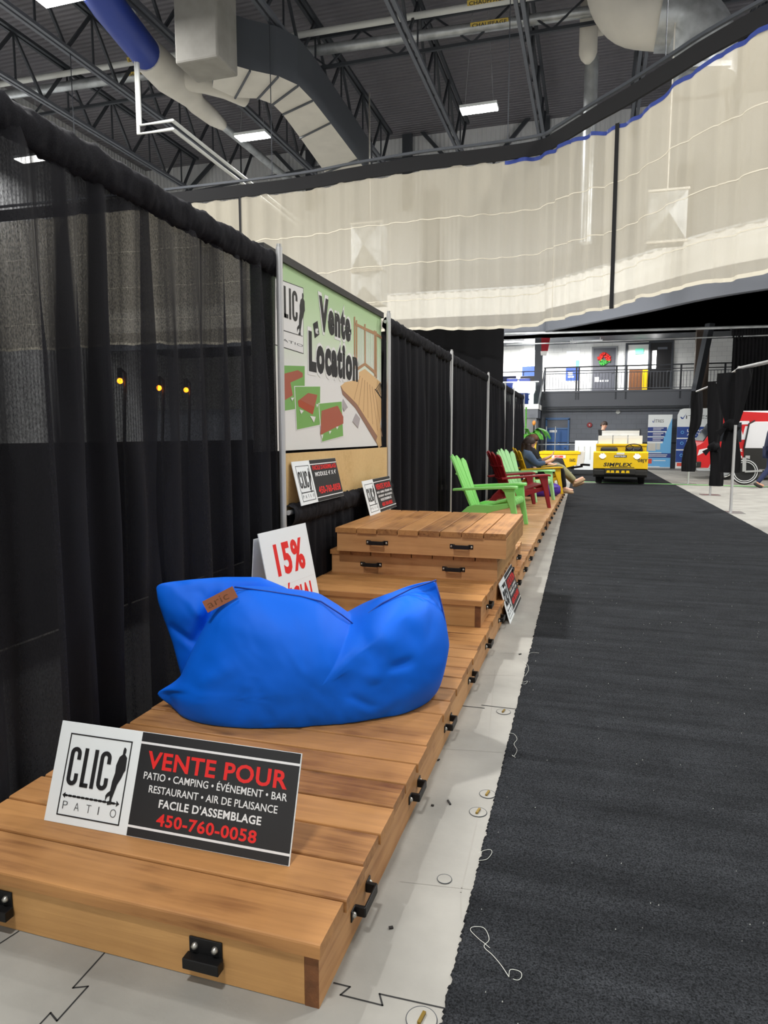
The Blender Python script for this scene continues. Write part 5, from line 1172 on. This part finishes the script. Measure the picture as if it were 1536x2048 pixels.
for s in (-1, 1):
    k = MB(); k.prism([(.12, .36), (.12, .88), (.22, .88), (.30, .62), (.75, .62), (.75, .70), (2.72, .70), (2.72, .36), (2.5, .36), (2.42, .52), (1.95, .52), (1.87, .36), (.85, .36), (.80, .50), (.30, .50), (.25, .36)], .03, Matrix(((0, 1, 0, s*hw-(.03 if s > 0 else 0)), (1, 0, 0, 0), (0, 0, 1, 0), (0, 0, 0, 1))))
    k.build('side_panel', M['cart'], ctl)
k = MB(); k.box((-hw, 2.70, .36), (hw, 2.74, .72)); k.build('tail_panel', M['cart'], ctl)
k = MB(); k.box((-hw+.03, .78, .55), (hw-.03, 2.70, .60)); k.build('load_bed', M['bumper'], ctl)
k = MB(); k.box((-hw+.03, .88, .60), (hw-.03, .94, 1.08)); k.box((-hw+.02, .84, 1.03), (hw-.02, .96, 1.09)); k.build('seat_bulkhead', M['cart'], ctl, bevel=.01)
for x in (-.32, .34):
    k = MB(); k.box((x-.23, .76, .74), (x+.23, .87, 1.0)); k.build('seat_back', M['vinyl'], ctl, bevel=.05)
    k = MB(); k.box((x-.23, .42, .60), (x+.23, .80, .72)); k.build('seat_cushion', M['vinyl'], ctl, bevel=.03)
sw = Matrix.Translation((.33, .40, 1.0)) @ Matrix.Rotation(R(62), 4, 'X')
k = MB(); ring = [sw @ Vector((.2*math.cos(a*.2618), 0, .2*math.sin(a*.2618))) for a in range(24)]; k.tube(ring, .014, 8, closed=True)
for a in (0, 2.1, 4.2): k.tube([sw @ Vector((0, 0, 0)), sw @ Vector((.2*math.cos(a), 0, .2*math.sin(a)))], .010, 6)
k.tube([sw @ Vector((0, 0, 0)), (.33, .16, .62)], .018, 8); k.build('steering_wheel', M['black'], ctl, 60)
def wheel(parent, c, r_, w_, axis='x', hub=True):
    k = MB(); c = Vector(c); prof = [(.0, r_*.62), (.0, r_*.9), (.12*w_, r_), (.88*w_, r_), (w_, r_*.9), (w_, r_*.62)]
    def fn(u, v):
        a = u*2*math.pi; i = min(len(prof)-1, int(round(v*(len(prof)-1)))); o_, q = prof[i]
        d = Vector((o_-w_/2, q*math.cos(a), q*math.sin(a))) if axis == 'x' else Vector((q*math.cos(a), o_-w_/2, q*math.sin(a))); return c+d
    k.grid(fn, 28, len(prof), True); o = k.build('tyre', M['rubber'], parent, 40)
    k = MB(); ax = Vector((1, 0, 0)) if axis == 'x' else Vector((0, 1, 0)); k.cyl(c-ax*w_*.35, c+ax*w_*.35, r_*.63, n=24); k.cyl(c-ax*w_*.46, c+ax*w_*.46, r_*.2, n=14); k.build('hub', M['galv'], o, 40); return o
for s in (-1, 1):
    for y in (.54, 2.2): wheel(ctl, (s*.56, y, .225), .225, .17)
box_i = 0
def carton(x, y, z, w_, d, h, lab):
    t = thing('carton', lab, 'box', (ctl.location.x+x, CY0+y, z), R(-3), group='white boxes on the yellow cart')
    k = MB(); k.box((-w_/2, -d/2, 0), (w_/2, d/2, h)); k.build('body', M['carton'], t, bevel=.006)
    k = MB(); k.box((-w_/2-.002, -d/2-.003, h*.62), (w_/2+.002, d/2+.003, h+.003)); k.build('lid', M['carton'], t, bevel=.004)
z0 = .605
cols = [-.40, .0, .40]; nm = ['left', 'middle', 'right']
for i, x in enumerate(cols):
    for j in range(3):
        hgt = .235 if j < 2 else .235
        carton(x+.03, 1.22, z0+j*.243, .37, .5, .235, 'white box in the front row on the cart, %s column, %s' % (nm[i], ['bottom, behind the seats', 'second layer', 'third layer'][j]))
carton(-.22, 1.26, z0+3*.243, .5, .5, .13, 'flat white box on top of the front stack, left one, beside the person'); carton(.28, 1.26, z0+3*.243, .5, .5, .13, 'flat white box on top of the front stack, right one'); carton(-.05, 2.1, z0, 1.0, .7, .7, 'large white box at the rear of the yellow cart bed')

# ================================================================== yellow trailer
ty = 23.4; xl, xr_ = atY(1080, 902, ty).x, atY(1170, 902, ty).x; zt = atY(1120, 903, ty).z
tr_ = thing('cargo_trailer', 'low yellow cargo trailer parked left of the cart, side on', 'trailer', (xl, ty, 0)); W_ = xr_-xl
k = MB(); k.prism([(0, .30), (0, zt), (W_*.86, zt), (W_*.82, .36), (W_*.60, .27), (W_*.50, .62), (W_*.25, .60), (W_*.20, .32)], .03); k.build('near_side', M['cart'], tr_)
k = MB(); k.prism([(0, .30), (0, zt), (W_*.86, zt), (W_*.82, .36), (W_*.6, .27), (.2*W_, .32)], .03, Matrix.Translation((0, 1.1, 0))); k.build('far_side', M['cart'], tr_)
k = MB(); k.box((0, .03, .34), (W_*.84, 1.1, .38)); k.box((0, .03, .34), (.03, 1.1, zt)); k.build('floor_and_tail', M['cart'], tr_)
k = MB(); k.prism([(W_*.86, zt), (W_*1.0, zt), (W_*.98, .42), (W_*.82, .36)], 1.13); k.build('nose_panel', M['duct'], tr_)
k = MB(); k.box((-.02, -.02, zt-.09), (W_*.9, .0, zt)); k.build('top_rail', M['cart'], tr_, bevel=.006)
k = MB(); k.box((W_*.27, -.012, zt-.22), (W_*.58, 0, zt-.12)); g = k.build('warning_strip', M['wallpale'], tr_); k = MB(); k.box((W_*.33, -.016, zt-.205), (W_*.52, -.012, zt-.135)); k.build('red_patch', M['orangeprint'], g)
k = MB(); k.text('0682', W_*.665, .47, .19, .10, .02, .003, -.002); k.build('number_lettering', M['black'], tr_)
wheel(tr_, (W_*.37, .05, .29), .29, .18, 'y'); wheel(tr_, (W_*.37, 1.1, .29), .29, .18, 'y')
k = MB(); k.bar((W_*.9, .55, .36), (W_*1.12, .55, .34), .07); k.bar((W_*.7, .3, .25), (W_*.95, .5, .30), .06); k.build('tow_bar', M['bumper'], tr_)
# pale board leaning behind it
a = atY(1150, 881, 27.5); b = atY(1188, 940, 27.5); t = thing('foam_board', 'tall white board standing behind the trailer and the cart', 'board', (a.x, 27.5, .001)); W2 = b.x-a.x+.4
k = MB(); k.box((0, 0, 0), (W2, .03, a.z)); k.build('sheet', M['white'], t)
k = MB(); 
for i in range(3): k.box((.12+.22*i, -.003, .35*a.z), (.16+.22*i, 0, .8*a.z))
k.build('grey_streaks', M['pipew'], t)
# blue double door with pipe barrier
def bx(px, py, y=YW): p = atY(px, py, y); return p.x, p.z
x0, z1 = bx(1095, 838); x1, _ = bx(1136, 838); zm = bx(1110, 857)[1]
k = MB(); k.box((x0, YW-.05, 0), (x1, YW-.005, zm)); o = struct(k.build('door_4', M['bluedoor'])); 
k = MB(); f = .07; k.box((x0-f, YW-.1, 0), (x0, YW-.003, z1)); k.box((x1, YW-.1, 0), (x1+f, YW-.003, z1)); k.box((x0-f, YW-.1, z1-.04), (x1+f, YW-.003, z1+.05)); k.box((x0, YW-.1, zm-.03), (x1, YW-.003, zm+.03)); k.bar(((x0+x1)/2, YW-.06, 0), ((x0+x1)/2, YW-.06, zm), .03); k.build('door_frame', M['bluelt'], o)
k = MB(); k.box((x0, YW-.04, zm+.03), (x1, YW-.01, z1-.04)); k.build('transom_panel', M['steelmid'], o)
k = MB(); k.box((x0+.12*(x1-x0), YW-.07, zm-.17), (x0+.5*(x1-x0), YW-.055, zm-.07)); k.build('door_sign', M['white'], o)
k = MB(); k.ball((x0+.58*(x1-x0), YW-.09, .95), .04); k.ball((x0+.9*(x1-x0), YW-.09, .8), .03); k.build('door_handle', M['steel'], o)
t = thing('pipe_barrier', 'grey pipe barrier in front of the blue door', 'barrier', (0, 0, 0)); zb = bx(1110, 889, 29.6)[1]
k = MB(); k.tube([atY(1075, 889, 29.6), atY(1152, 889, 29.6)], .03); k.build('rail', M['galv'], t, 60)
for px in (1075, 1092, 1110): a = atY(px, 889, 29.6); k = MB(); k.tube([(a.x, 29.6, 0), (a.x, 29.6, zb+(.75 if px > 1080 else 0))], .025); k.build('post', M['galv'], t, 60)
x, z = bx(1179, 850); t = thing('alarm_bell', 'round dark red alarm bell on the grey block wall', 'alarm bell', (x, YW, z)); k = MB(); k.cyl((0, -.08, 0), (0, -.003, 0), .10, .11, 20); k.build('gong', M['crimson'], t, 40); k = MB(); k.cyl((0, -.1, 0), (0, -.08, 0), .03, n=10); k.build('boss', M['steel'], t, 40)
x, z = bx(1236, 824); t = thing('wall_disc', 'round pale vent cover high on the grey block wall', 'vent', (x, YW, z)); k = MB(); k.cyl((0, -.04, 0), (0, -.003, 0), .09, n=20); k.build('cover', M['pipew'], t, 40); k = MB(); k.ring((0, -.045, 0), .085, .01); k.build('rim', M['galv'], t, 180)
x0, z1 = bx(1235, 861); x1, _ = bx(1277, 861); k = MB(); k.box((x0, YW-.02, .3), (x1, YW-.004, z1)); o = struct(k.build('door_5', M['black'])); k = MB(); k.box((x0-.05, YW-.06, 0), (x0, YW-.002, z1+.05)); k.box((x1, YW-.06, 0), (x1+.05, YW-.002, z1+.05)); k.box((x0, YW-.06, z1), (x1, YW-.002, z1+.05)); k.build('door_frame', M['wallgrey'], o)
k = MB(); k.tube([(-1.9, YW-.05, 1.02), (6, YW-.05, 1.02)], .02, 8); tag(k.build('wall_conduit', M['steeldk']), 'thin dark conduit along the grey block wall at waist height', 'conduit')
# plant
pp = atY(1063, 905, 27.0); t = thing('potted_palm', 'green plant in a tall yellow pot at the end of the drapes', 'plant', (pp.x, 27.0, 0))
za, zb_ = atY(1063, 900, 27).z, atY(1063, 882, 27).z
k = MB(); k.prism([(-.13, 0), (.13, 0), (.19, zb_), (-.19, zb_)], .32, Matrix.Translation((0, -.16, 0))); k.build('pot', M['pot'], t, bevel=.01)
k = MB(); rr = random.Random(4)
for i in range(16):
    a = rr.uniform(0, 6.28); L_ = rr.uniform(.5, 1.0); up_ = rr.uniform(.3, .8); pts = [Vector((0, 0, zb_-.03)), Vector((math.cos(a)*L_*.3, math.sin(a)*L_*.3, zb_+up_*.6)), Vector((math.cos(a)*L_*.65, math.sin(a)*L_*.65, zb_+up_*.55)), Vector((math.cos(a)*L_*.9, math.sin(a)*L_*.9, zb_+up_*.1))]
    sp = spline(pts, 5); n = Vector((-math.sin(a), math.cos(a), 0)); m_ = len(sp); wd = [.01+.10*math.sin(math.pi*min(1, j/(m_-1)*.95+.03)) for j in range(m_)]
    k.add([p-n*w_ for p, w_ in zip(sp, wd)]+[p+Vector((0, 0, .02)) for p in sp]+[p+n*w_ for p, w_ in zip(sp, wd)], [(j, j+1, m_+j+1, m_+j) for j in range(m_-1)]+[(m_+j, m_+j+1, 2*m_+j+1, 2*m_+j) for j in range(m_-1)])
k.build('leaves', M['leaf'], t, 180)
k = MB(); k.tube([(-.24, .1, 0), (-.25, .1, zb_+1.3)], .03, 8); k.build('pale_stem', M['leaf'], t)
pp2 = atY(1068, 846, 27.3); t = thing('garden_torch', 'black torch with an orange tip behind the potted plant', 'torch', (pp2.x, 27.3, 0)); k = MB(); k.tube([(0, 0, 0), (0, 0, pp2.z-.1)], .03, 10); k.build('stake', M['black'], t); k = MB(); k.ball((0, 0, pp2.z), .07, .07, .1); k.build('tip', M['orange'], t, 180)
k = MB(); k.box((-3.2, 24.9, 0), (-.62, 25.5, .02)); tag(k.build('floor_sheet', M['concrete']), 'pale strip of floor board lying beyond the end of the decking', 'board')

# ================================================================== roll-up banners at the back
def rollup(name, label, xa, xb, ya, yb, y, wide):
    a = atY(xa, ya, y); b = atY(xb, ya, y); t = thing(name, label, 'banner stand', (a.x, y, 0)); w_ = b.x-a.x; h = a.z
    k = MB()
    if wide: k.prism([(0, .04), (w_, .04), (w_, h), (.22, h), (.08, h-.05), (.0, h-.25)], .03)
    else: k.prism([(0, .04), (w_, .04), (w_, h), (0, h)], .012)
    k.build('printed_sheet', M['white'], t); k = MB(); k.box((0, -.09, 0), (w_, .1, .05)); k.build('base_cassette', M['alu'], t, bevel=.01)
    k = MB(); y_ = -.002
    def rect(k, x0, z0, x1, z1, d=.0012, dy=0): k.box((x0*w_, y_-d-dy, z0*h), (x1*w_, 0, z1*h))
    if not wide:
        k.prism([(w_, .06), (w_, .94*h), (.66*w_, .55*h), (.56*w_, .06)], .001, Matrix.Translation((0, y_, 0))); rect(k, 0, .04, 1, .20); rect(k, 0, .3, 1, .47, .0006); k.build('sky_field', M['skyprint'], t)
        k = MB(); rect(k, 0, .695, .80, .77, .002); rect(k, 0, .60, .74, .675, .002); rect(k, 0, .505, .68, .58, .002); rect(k, 0, .20, 1, .285, .002); k.build('navy_bars', M['navyprint'], t)
        k = MB(); rect(k, .02, .33, .36, .47, .002); k.build('van_picture', M['duct'], t); k = MB(); rect(k, .38, .35, .55, .47, .002); k.build('van_picture_cab', M['pipew'], t)
        k = MB()
        for q in (.725, .63, .535): rect(k, .22, q+.018, .66, q+.03, .003); rect(k, .22, q-.012, .56, q, .003)
        rect(k, .08, .25, .86, .262, .003); rect(k, .06, .222, .82, .234, .003); rect(k, .28, .14, .8, .155, .003); k.build('white_lines', M['white_ink'], t)
        k = MB(); rect(k, .05, .09, .22, .18, .003); k.build('orange_mark', M['orangeprint'], t)
    else:
        k.box((.0, y_-.001, .045*h), (w_, 0, .7*h)); 
        k.build('navy_field', M['bluewrap'], t)
        k = MB()
        for q in (.50, .31): rect(k, -.001, q, 1, q+.02, .002)
        rect(k, 0, .04, 1, .115, .002); k.build('white_bands', M['white_ink'], t)
        k = MB(); rect(k, .03, .05, .55, .105, .004); k.build('orange_mark', M['orangeprint'], t)
        k = MB()
        for q in (.58, .40, .20): k.ring((.12*w_, y_-.002, (q+.03)*h), .05, .012)
        k.build('icons', M['skyprint'], t, 180)
        k = MB()
        for q, (s1, s2) in zip((.575, .395, .195), (('LAVAGE', "À L'EAU"), ('ENTRETIEN', 'GOUTTIÈRES'), ('LAVAGE', 'LA PRESSION'))):
            k.text(s1, .22*w_, (q+.045)*h, .07*w_*len(s1), .04*h, .03, .002, y_-.001); k.text(s2, .22*w_, (q-.015)*h, .07*w_*len(s2), .04*h, .03, .002, y_-.001)
        k.build('white_lettering', M['white_ink'], t)
    # brand word: a tick mark for the V, then ITRES
    z = (.855 if not wide else .83)*h; x = (.24 if not wide else .14)*w_; s = .42*w_ if not wide else .55*w_; c = .055*h
    k = MB(); k.prism([(x-.16*s, z+c*.55), (x-.10*s, z+c*.6), (x-.05*s, z+c*.25), (x+.10*s, z+c*1.7), (x-.03*s, z-.05*c), (x-.09*s, z-.05*c)], .001, Matrix.Translation((0, y_-.001, 0))); k.build('tick_mark', M['bluewrap'], t)
    k = MB(); k.text('ITRES', x+.08*s, z, s*.9, c, .0, .002, y_-.001); k.build('brand_lettering', M['grey_ink'], t)
    return t
rollup('roll_up_banner', 'narrow white and blue roll-up banner standing right of the cart', 1297, 1345, 829.5, 937, 29.6, False)
rollup('display_wall', 'wide white and blue display panel standing behind the tied drapes and red van nose', 1356, 1450, 817, 937, 29.2, True)

# ================================================================== van
vy = 22.6; x0 = atY(1391, 900, vy).x; x1 = x0+4.9; zt = atY(1440, 822, vy).z; t = thing('cargo_van', 'white van with red wrapped front, parked at the back right', 'van', (x0, vy, 0))
prof = [(0, .42), (-.04, .75), (.06, 1.02), (.22, 1.12), (.62, 1.78), (.85, zt-.08), (1.1, zt), (4.7, zt), (4.88, zt-.12), (4.9, .35), (4.2, .30), (4.15, .55), (3.95, .72), (3.6, .72), (3.4, .55), (3.35, .30), (1.2, .30), (1.15, .55), (1.0, .72), (.65, .72), (.45, .55), (.4, .30), (.1, .32)]
k = MB(); k.prism(prof, 1.9); o = k.build('body', M['vanwhite'], t, bevel=.05)
k = MB(); k.prism([(.0, .44), (-.035, .75), (.065, 1.02), (.225, 1.12), (.625, 1.78), (.86, zt-.085), (1.12, zt-.02), (2.6, zt-.10), (2.2, .5), (1.17, .5), (1.0, .73), (.65, .73), (.44, .52), (.38, .36), (.12, .36)], .02, Matrix.Translation((0, -.012, 0))); k.build('red_wrap', M['vanred'], t)
k = MB(); k.prism([(.02, .5), (-.045, .75), (.05, 1.02), (.21, 1.125), (.6, 1.76), (.63, 1.72), (.28, 1.1), (.12, .98), (.05, .76), (.1, .5)], 1.9, Matrix.Translation((0, -.005, 0))); k.build('nose_wrap', M['vanred'], t)
k = MB(); k.prism([(.24, 1.15), (.60, 1.72), (.56, 1.74), (.2, 1.17)], 1.75, Matrix.Translation((0, .07, 0))); k.build('windscreen', M['glass'], t)
k = MB(); k.prism([(.46, 1.16), (.80, 1.7), (1.22, 1.72), (1.24, 1.14)], .01, Matrix.Translation((0, -.02, 0))); k.build('cab_window', M['glass'], t, bevel=.004)
k = MB(); k.prism([(.06, .72), (.30, .86), (.34, .96), (.1, .9)], .02, Matrix.Translation((0, -.025, 0))); k.build('headlamp', M['vanwhite'], t, bevel=.005)
k = MB(); k.box((-.1, -.03, .36), (.18, 1.9, .55)); k.build('bumper', M['bumper'], t, bevel=.03); k = MB(); k.box((-.06, -.045, .40), (.04, -.03, .52)); k.build('number_plate', M['white'], t)
k = MB(); k.box((.9, -.16, 1.12), (1.02, -.02, 1.4)); k.build('wing_mirror', M['vanred'], t, bevel=.03)
k = MB(); k.box((1.08, -.018, zt-.40), (1.42, -.0, zt-.30)); k.prism([(1.1, zt-.55), (1.22, zt-.55), (1.27, zt-.72), (1.32, zt-.45), (1.44, zt-.45), (1.34, zt-.85), (1.2, zt-.85)], .018, Matrix.Translation((0, -.018, 0))); k.build('white_stripe', M['vanwhite'], t)
k = MB(); k.text('expert', .72, .86, .56, .10, .03, .008, -.018); k.text('le feu', .78, .66, .5, .10, .03, .008, -.018); k.build('white_lettering', M['white_ink'], t)
k = MB(); k.prism([(1.33, .95), (1.42, 1.66), (1.56, 1.74), (2.9, 1.74), (2.9, .95)], .05, Matrix.Translation((0, -.06, 0))); k.build('pale_door_panel', M['vanwhite'], t, bevel=.02)
k = MB(); k.tube([(1.31, -.05, .94), (1.41, -.05, 1.68), (1.56, -.05, 1.77)], .022, 8); k.build('door_seal', M['black'], t)
k = MB(); k.box((1.32, -.06, .34), (2.9, -.01, .96)); k.build('lower_cladding', M['bumper'], t)
k = MB(); k.box((1.36, -.08, .34), (1.48, -.06, .74)); k.build('silver_strip', M['alu'], t)
for x in (.82, 3.78):
    w_ = wheel(t, (x, .12, .31), .31, .2, 'y'); k = MB(); k.ring((x, .0, .31), .22, .018); k.build('trim_ring', M['chrome'], w_, 180)
# small cart wheel with chrome ring at the panel foot
c = atY(1489, 943, 20.6); t = thing('hand_truck', 'wheel with chrome rings and a bar, standing by the van door', 'hand truck', (c.x, 20.6, 0))
zc = max(.2, c.z); k = MB(); k.ring((0, 0, zc), zc-.035, .034, 'y', 32, 10); w_ = k.build('tyre', M['rubber'], t, 180)
k = MB(); k.cyl((0, -.01, zc), (0, .02, zc), zc-.06, n=28); k.build('dark_disc', M['black'], w_, 40)
k = MB(); k.ring((0, -.03, zc), zc-.05, .014); k.build('chrome_ring', M['vanwhite'], w_, 180); k = MB(); k.ring((0, -.03, zc), zc-.10, .011); k.build('chrome_ring', M['vanwhite'], w_, 180)
k = MB(); k.bar((-.02, -.05, zc), (-.03, -.03, zc+.38), .09, .03); k.bar((0, -.05, zc), (.42, -.05, zc+.03), .03, .05); k.build('bar', M['alu'], t)
k = MB(); a = atZ(1400, 940, .01); k.box((a.x-.1, a.y-.3, .001), (a.x+.7, a.y+.2, .06)); tag(k.build('floor_mat', M['white']), 'white block lying on the floor under the van nose', 'block')

# ================================================================== right-hand poles with knotted drapes
rp = [((1461, 1025), 'nearest drape pole on the right, beside the aisle carpet'), ((1420, 990), 'middle drape pole on the right, with a knotted drape'), ((1376, 968), 'far drape pole on the right, in front of the display panel')]
PZ = []
for px, lab in rp:
    b = atZ(*px); PZ.append(b); pole('drape_pole', lab, (b.x, b.y, 0), 2.5, .024, 'r', 'drape poles on the right')
t = thing('crossbar', 'white crossbar linking the poles on the right', 'bar', (0, 0, 0))
e = PZ[0]+(PZ[0]-PZ[1])*.9
e = Vector((3.1, 9.6, 0)); k = MB()
k.tube([(PZ[2].x, PZ[2].y, 2.48), (PZ[1].x, PZ[1].y, 2.48)], .022, 10); k.build('bar', M['alu'], t, 60); k = MB(); k.tube([(PZ[1].x, PZ[1].y, 2.48), (PZ[0].x, PZ[0].y, 2.48)], .022, 10); k.build('bar', M['alu'], t, 60); k = MB(); k.tube([(PZ[0].x, PZ[0].y, 2.48), (e.x, e.y, 2.48)], .03, 10); k.build('bar', M['alu'], t, 60)
def knotted(label, axis, y, prof, seed, knot=None):
    """cloth hanging as a bunched column: prof = [(pixel x centre, pixel y, half width px)]"""
    t = thing('tied_drape', label, 'curtain', (0, 0, 0), group='knotted drapes on the right'); rings = []
    for (px, py, hwp) in prof:
        p = atY(px, py, y); r_ = hwp*y/FPX; rings.append((p, r_))
    P3 = spline([p for p, _ in rings], 4); RR = [v.x for v in spline([Vector((r_, 0, 0)) for _, r_ in rings], 4)]; nf = noise1(seed, 7); nn = len(P3)
    def fn(u, v):
        i = min(nn-1, int(round(v*(nn-1)))); a = u*2*math.pi; r_ = max(.03, RR[i])*(1+.16*math.sin(a*5+nf(v*2)*2)+.09*math.sin(a*9+1.5*nf(v*3)))
        return P3[i]+Vector((r_*math.cos(a), r_*.62*math.sin(a), 0))
    k = MB(); k.grid(fn, 48, nn, True); k.build('cloth', M['vel'], t, 180)
    if knot:
        kx, ky, kr = knot; p = atY(kx, ky, y-.06); r_ = kr*y/FPX; k = MB()
        def kf(u, v): a = u*2*math.pi; b_ = v*math.pi; q = r_*(1+.2*math.sin(3*a+2*b_)+.1*nf(a*2)); return p+Vector((q*math.sin(b_)*math.cos(a), .7*q*math.sin(b_)*math.sin(a), .85*q*math.cos(b_)))
        k.grid(kf, 28, 14, True); kk = k.build('knot', M['vel'], t, 180)
        for dx, dz in ((-1.7, -1.4), (1.2, -.9)):
            k = MB(); q = p+Vector((dx*r_, -.02, dz*r_)); sd = Vector((dz, 0, -dx)).normalized()*r_*.55
            k.add([p+Vector((0, -.03, .02)), p+Vector((0, .05, -.02)), q+sd+Vector((0, .03, 0)), q+sd+Vector((0, -.03, 0)), q-sd+Vector((0, -.03, 0)), q-sd+Vector((0, .03, 0))], [(0, 3, 4), (1, 2, 5), (2, 3, 4, 5), (0, 1, 2, 3), (0, 1, 5, 4)])
            k.build('loose_end', M['vel'], t)
knotted('knotted black drape farthest right pole pair, hanging before the display panel', 0, 19.8, [(1393, 782, 8), (1393, 815, 9), (1390, 850, 8), (1383, 872, 5), (1381, 895, 9), (1379, 925, 11), (1377, 943, 10)], 4)
knotted('knotted black drape hanging from the middle pole on the right, reaching lowest', 0, 16.72, [(1432, 763, 11), (1431, 800, 11), (1430, 850, 11), (1428, 885, 8), (1431, 900, 8), (1433, 940, 10), (1432, 972, 10)], 6, (1427, 893, 9))
knotted('knotted black drape with a big bow, on the nearest pole at the right', 0, 13.32, [(1468, 746, 22), (1464, 775, 20), (1462, 810, 15), (1459, 843, 7), (1461, 860, 8), (1462, 890, 13), (1462, 925, 15), (1460, 945, 15)], 9, (1460, 850, 11))
knotted('black drape bunched beside the bow drape at the pole top', 0, 12.8, [(1488, 738, 12), (1488, 760, 11), (1482, 800, 8), (1476, 835, 5), (1472, 850, 3)], 12)

# ================================================================== floor bits
def disc(px, py, r_, lab, bolt=True):
    p = atZ(px, py); t = thing('floor_anchor', lab, 'floor anchor', (p.x, p.y, 0), group='round floor anchors')
    k = MB(); k.cyl((0, 0, .0003), (0, 0, .0025), r_, n=32); k.build('cover_plate', M['concrete'], t, 40); k = MB(); k.ring((0, 0, .002), r_, .0012, 'z', 36, 6); k.build('rim', M['steeldk'], t, 180)
    if bolt: k = MB(); k.bar((-.003, -.016, .005), (.003, .018, .005), .008, .007); k.build('latch', M['brass'], t)
disc(843, 2040, .036, 'round metal floor anchor nearest the camera, at the carpet edge'); disc(956, 1625, .031, 'round floor anchor with brass latch beside the carpet edge'); disc(975, 1589, .030, 'round pale floor anchor half under the carpet edge'); disc(1007, 1424, .034, 'round floor anchor by the carpet, farthest along'); disc(889, 1759, .022, 'faint ring-shaped floor anchor without latch', False)
def thread(pts, lab, m_='lint', r_=.0007):
    k = MB(); P3 = [atZ(x, y, .012)+Vector((0, 0, .0)) for x, y in pts]; k.tube(spline(P3, 6), r_, 5); tag(k.build('loose_thread', M[m_], smooth=180), lab, 'thread', 'loose threads on the carpet')
thread([(980, 1896), (967, 1885), (958, 1878), (942, 1862), (943, 1855), (953, 1853), (966, 1855), (974, 1864), (978, 1880), (968, 1893), (985, 1910), (1002, 1930), (1018, 1954)], 'long looped pale thread on the near carpet', 'lint')
thread([(1018, 1954), (1020, 1940), (1032, 1940), (1042, 1945), (1043, 1954), (1036, 1960), (1026, 1958)], 'curled dark pink thread at the end of the looped thread', 'lint')
thread([(957, 1706), (968, 1701), (980, 1699), (984, 1704), (980, 1712), (972, 1719), (957, 1721)], 'small crumpled pale thread on the carpet edge')
thread([(1017, 1466), (1028, 1468), (1034, 1478), (1028, 1488), (1034, 1500), (1028, 1512), (1024, 1510), (1031, 1515)], 'zigzag pale thread at the carpet edge before the wrinkle')
thread([(1046, 1323), (1055, 1330), (1057, 1340), (1050, 1352)], 'curved pale thread at the carpet edge beside the bean bag'); thread([(1057, 1307), (1066, 1305), (1078, 1306)], 'short pale thread poking from the carpet edge')
thread([(1044, 1365), (1055, 1362), (1050, 1368), (1040, 1366)], 'tiny pale thread knot at the carpet edge')
rr = random.Random(11)
k = MB()
for i in range(240):
    y = 1.3+(rr.random()**1.6)*8; x = rr.uniform(cx_l(y)+.02, min(cx_r(y), cx_l(y)+1.9)); s = rr.uniform(.0007, .0018); k.add([(x-s, y-s, .0105), (x+s, y-s*.6, .0105), (x+s*.4, y+s, .0125), (x, y, .014)], [(0, 1, 2), (0, 1, 3), (1, 2, 3), (0, 2, 3)])
o = tag(k.build('carpet_lint', M['lint']), 'tiny white lint specks scattered over the carpet', 'lint'); o['kind'] = 'stuff'
labs = ['dark scrap on the concrete beside the second deck handle', 'dark scrap on the concrete by the deck edge', 'dark scrap near the front deck corner', 'dark scrap beside the carpet far along', 'dark crumb under the deck handle']
for (px, py, L_, w_, a), lab in zip([(898, 1606, .03, .007, 2.1), (865, 1612, .01, .008, 0), (782, 1857, .012, .008, .5), (1040, 1309, .018, .01, 1), (877, 1521, .012, .006, 1.2)], labs):
    p = atZ(px, py); k = MB(); d = Vector((math.cos(a), math.sin(a), 0))*L_/2; k.bar(p-d+Vector((0, 0, .003)), p+d+Vector((0, 0, .003)), w_, .004); tag(k.build('floor_scrap', M['dark_lint']), lab, 'scrap', 'dark scraps on the concrete')
# lamps glimpsed through the sheer drape
for i, ((px, py), lab) in enumerate([((240, 762), 'orange lamp glowing behind the sheer drape, left one'), ((318, 776), 'orange lamp glowing behind the sheer drape, middle one'), ((372, 780), 'orange lamp glowing behind the sheer drape, right one')]):
    p = atX(px, py, -3.2); t = thing('festoon_lamp', lab, 'lamp', p, group='orange lamps behind the drape'); k = MB(); k.ball((0, 0, 0), .02); k.build('bulb', M['bulb'], t, 180); k = MB(); k.tube([(0, 0, .02), (0, 0, .09)], .018, 8); k.build('socket', M['black'], t); k = MB(); k.tube([(0, 0, -p.z+.002), (0, .02, -.4), (0, .06, .06), (0, 0, .09)], .012, 8); k.build('stem', M['black'], t)
t = thing('added_view_blocker', 'added low dark wall hiding the bright floor behind the sheer drape', 'partition', (-3.6, 0, 0)); k = MB(); k.box((0, .5, 0), (.06, 16.4, 1.30)); k.build('panel', M['blackcloth'], t); k = MB(); k.box((-.2, .5, 0), (.26, .6, .03)); k.build('foot', M['steeldk'], t)  # added dark wall, blocks the bright floor from showing through the drape
k = MB(); k.box((-3.5, .5, .0005), (-2.0, 16.4, .003)); tag(k.build('added_dark_sheet', M['blackcloth']), 'added black sheet darkening the floor behind the tall drapes', 'carpet')  # added sheet, darkens the strip of floor seen through the drapes
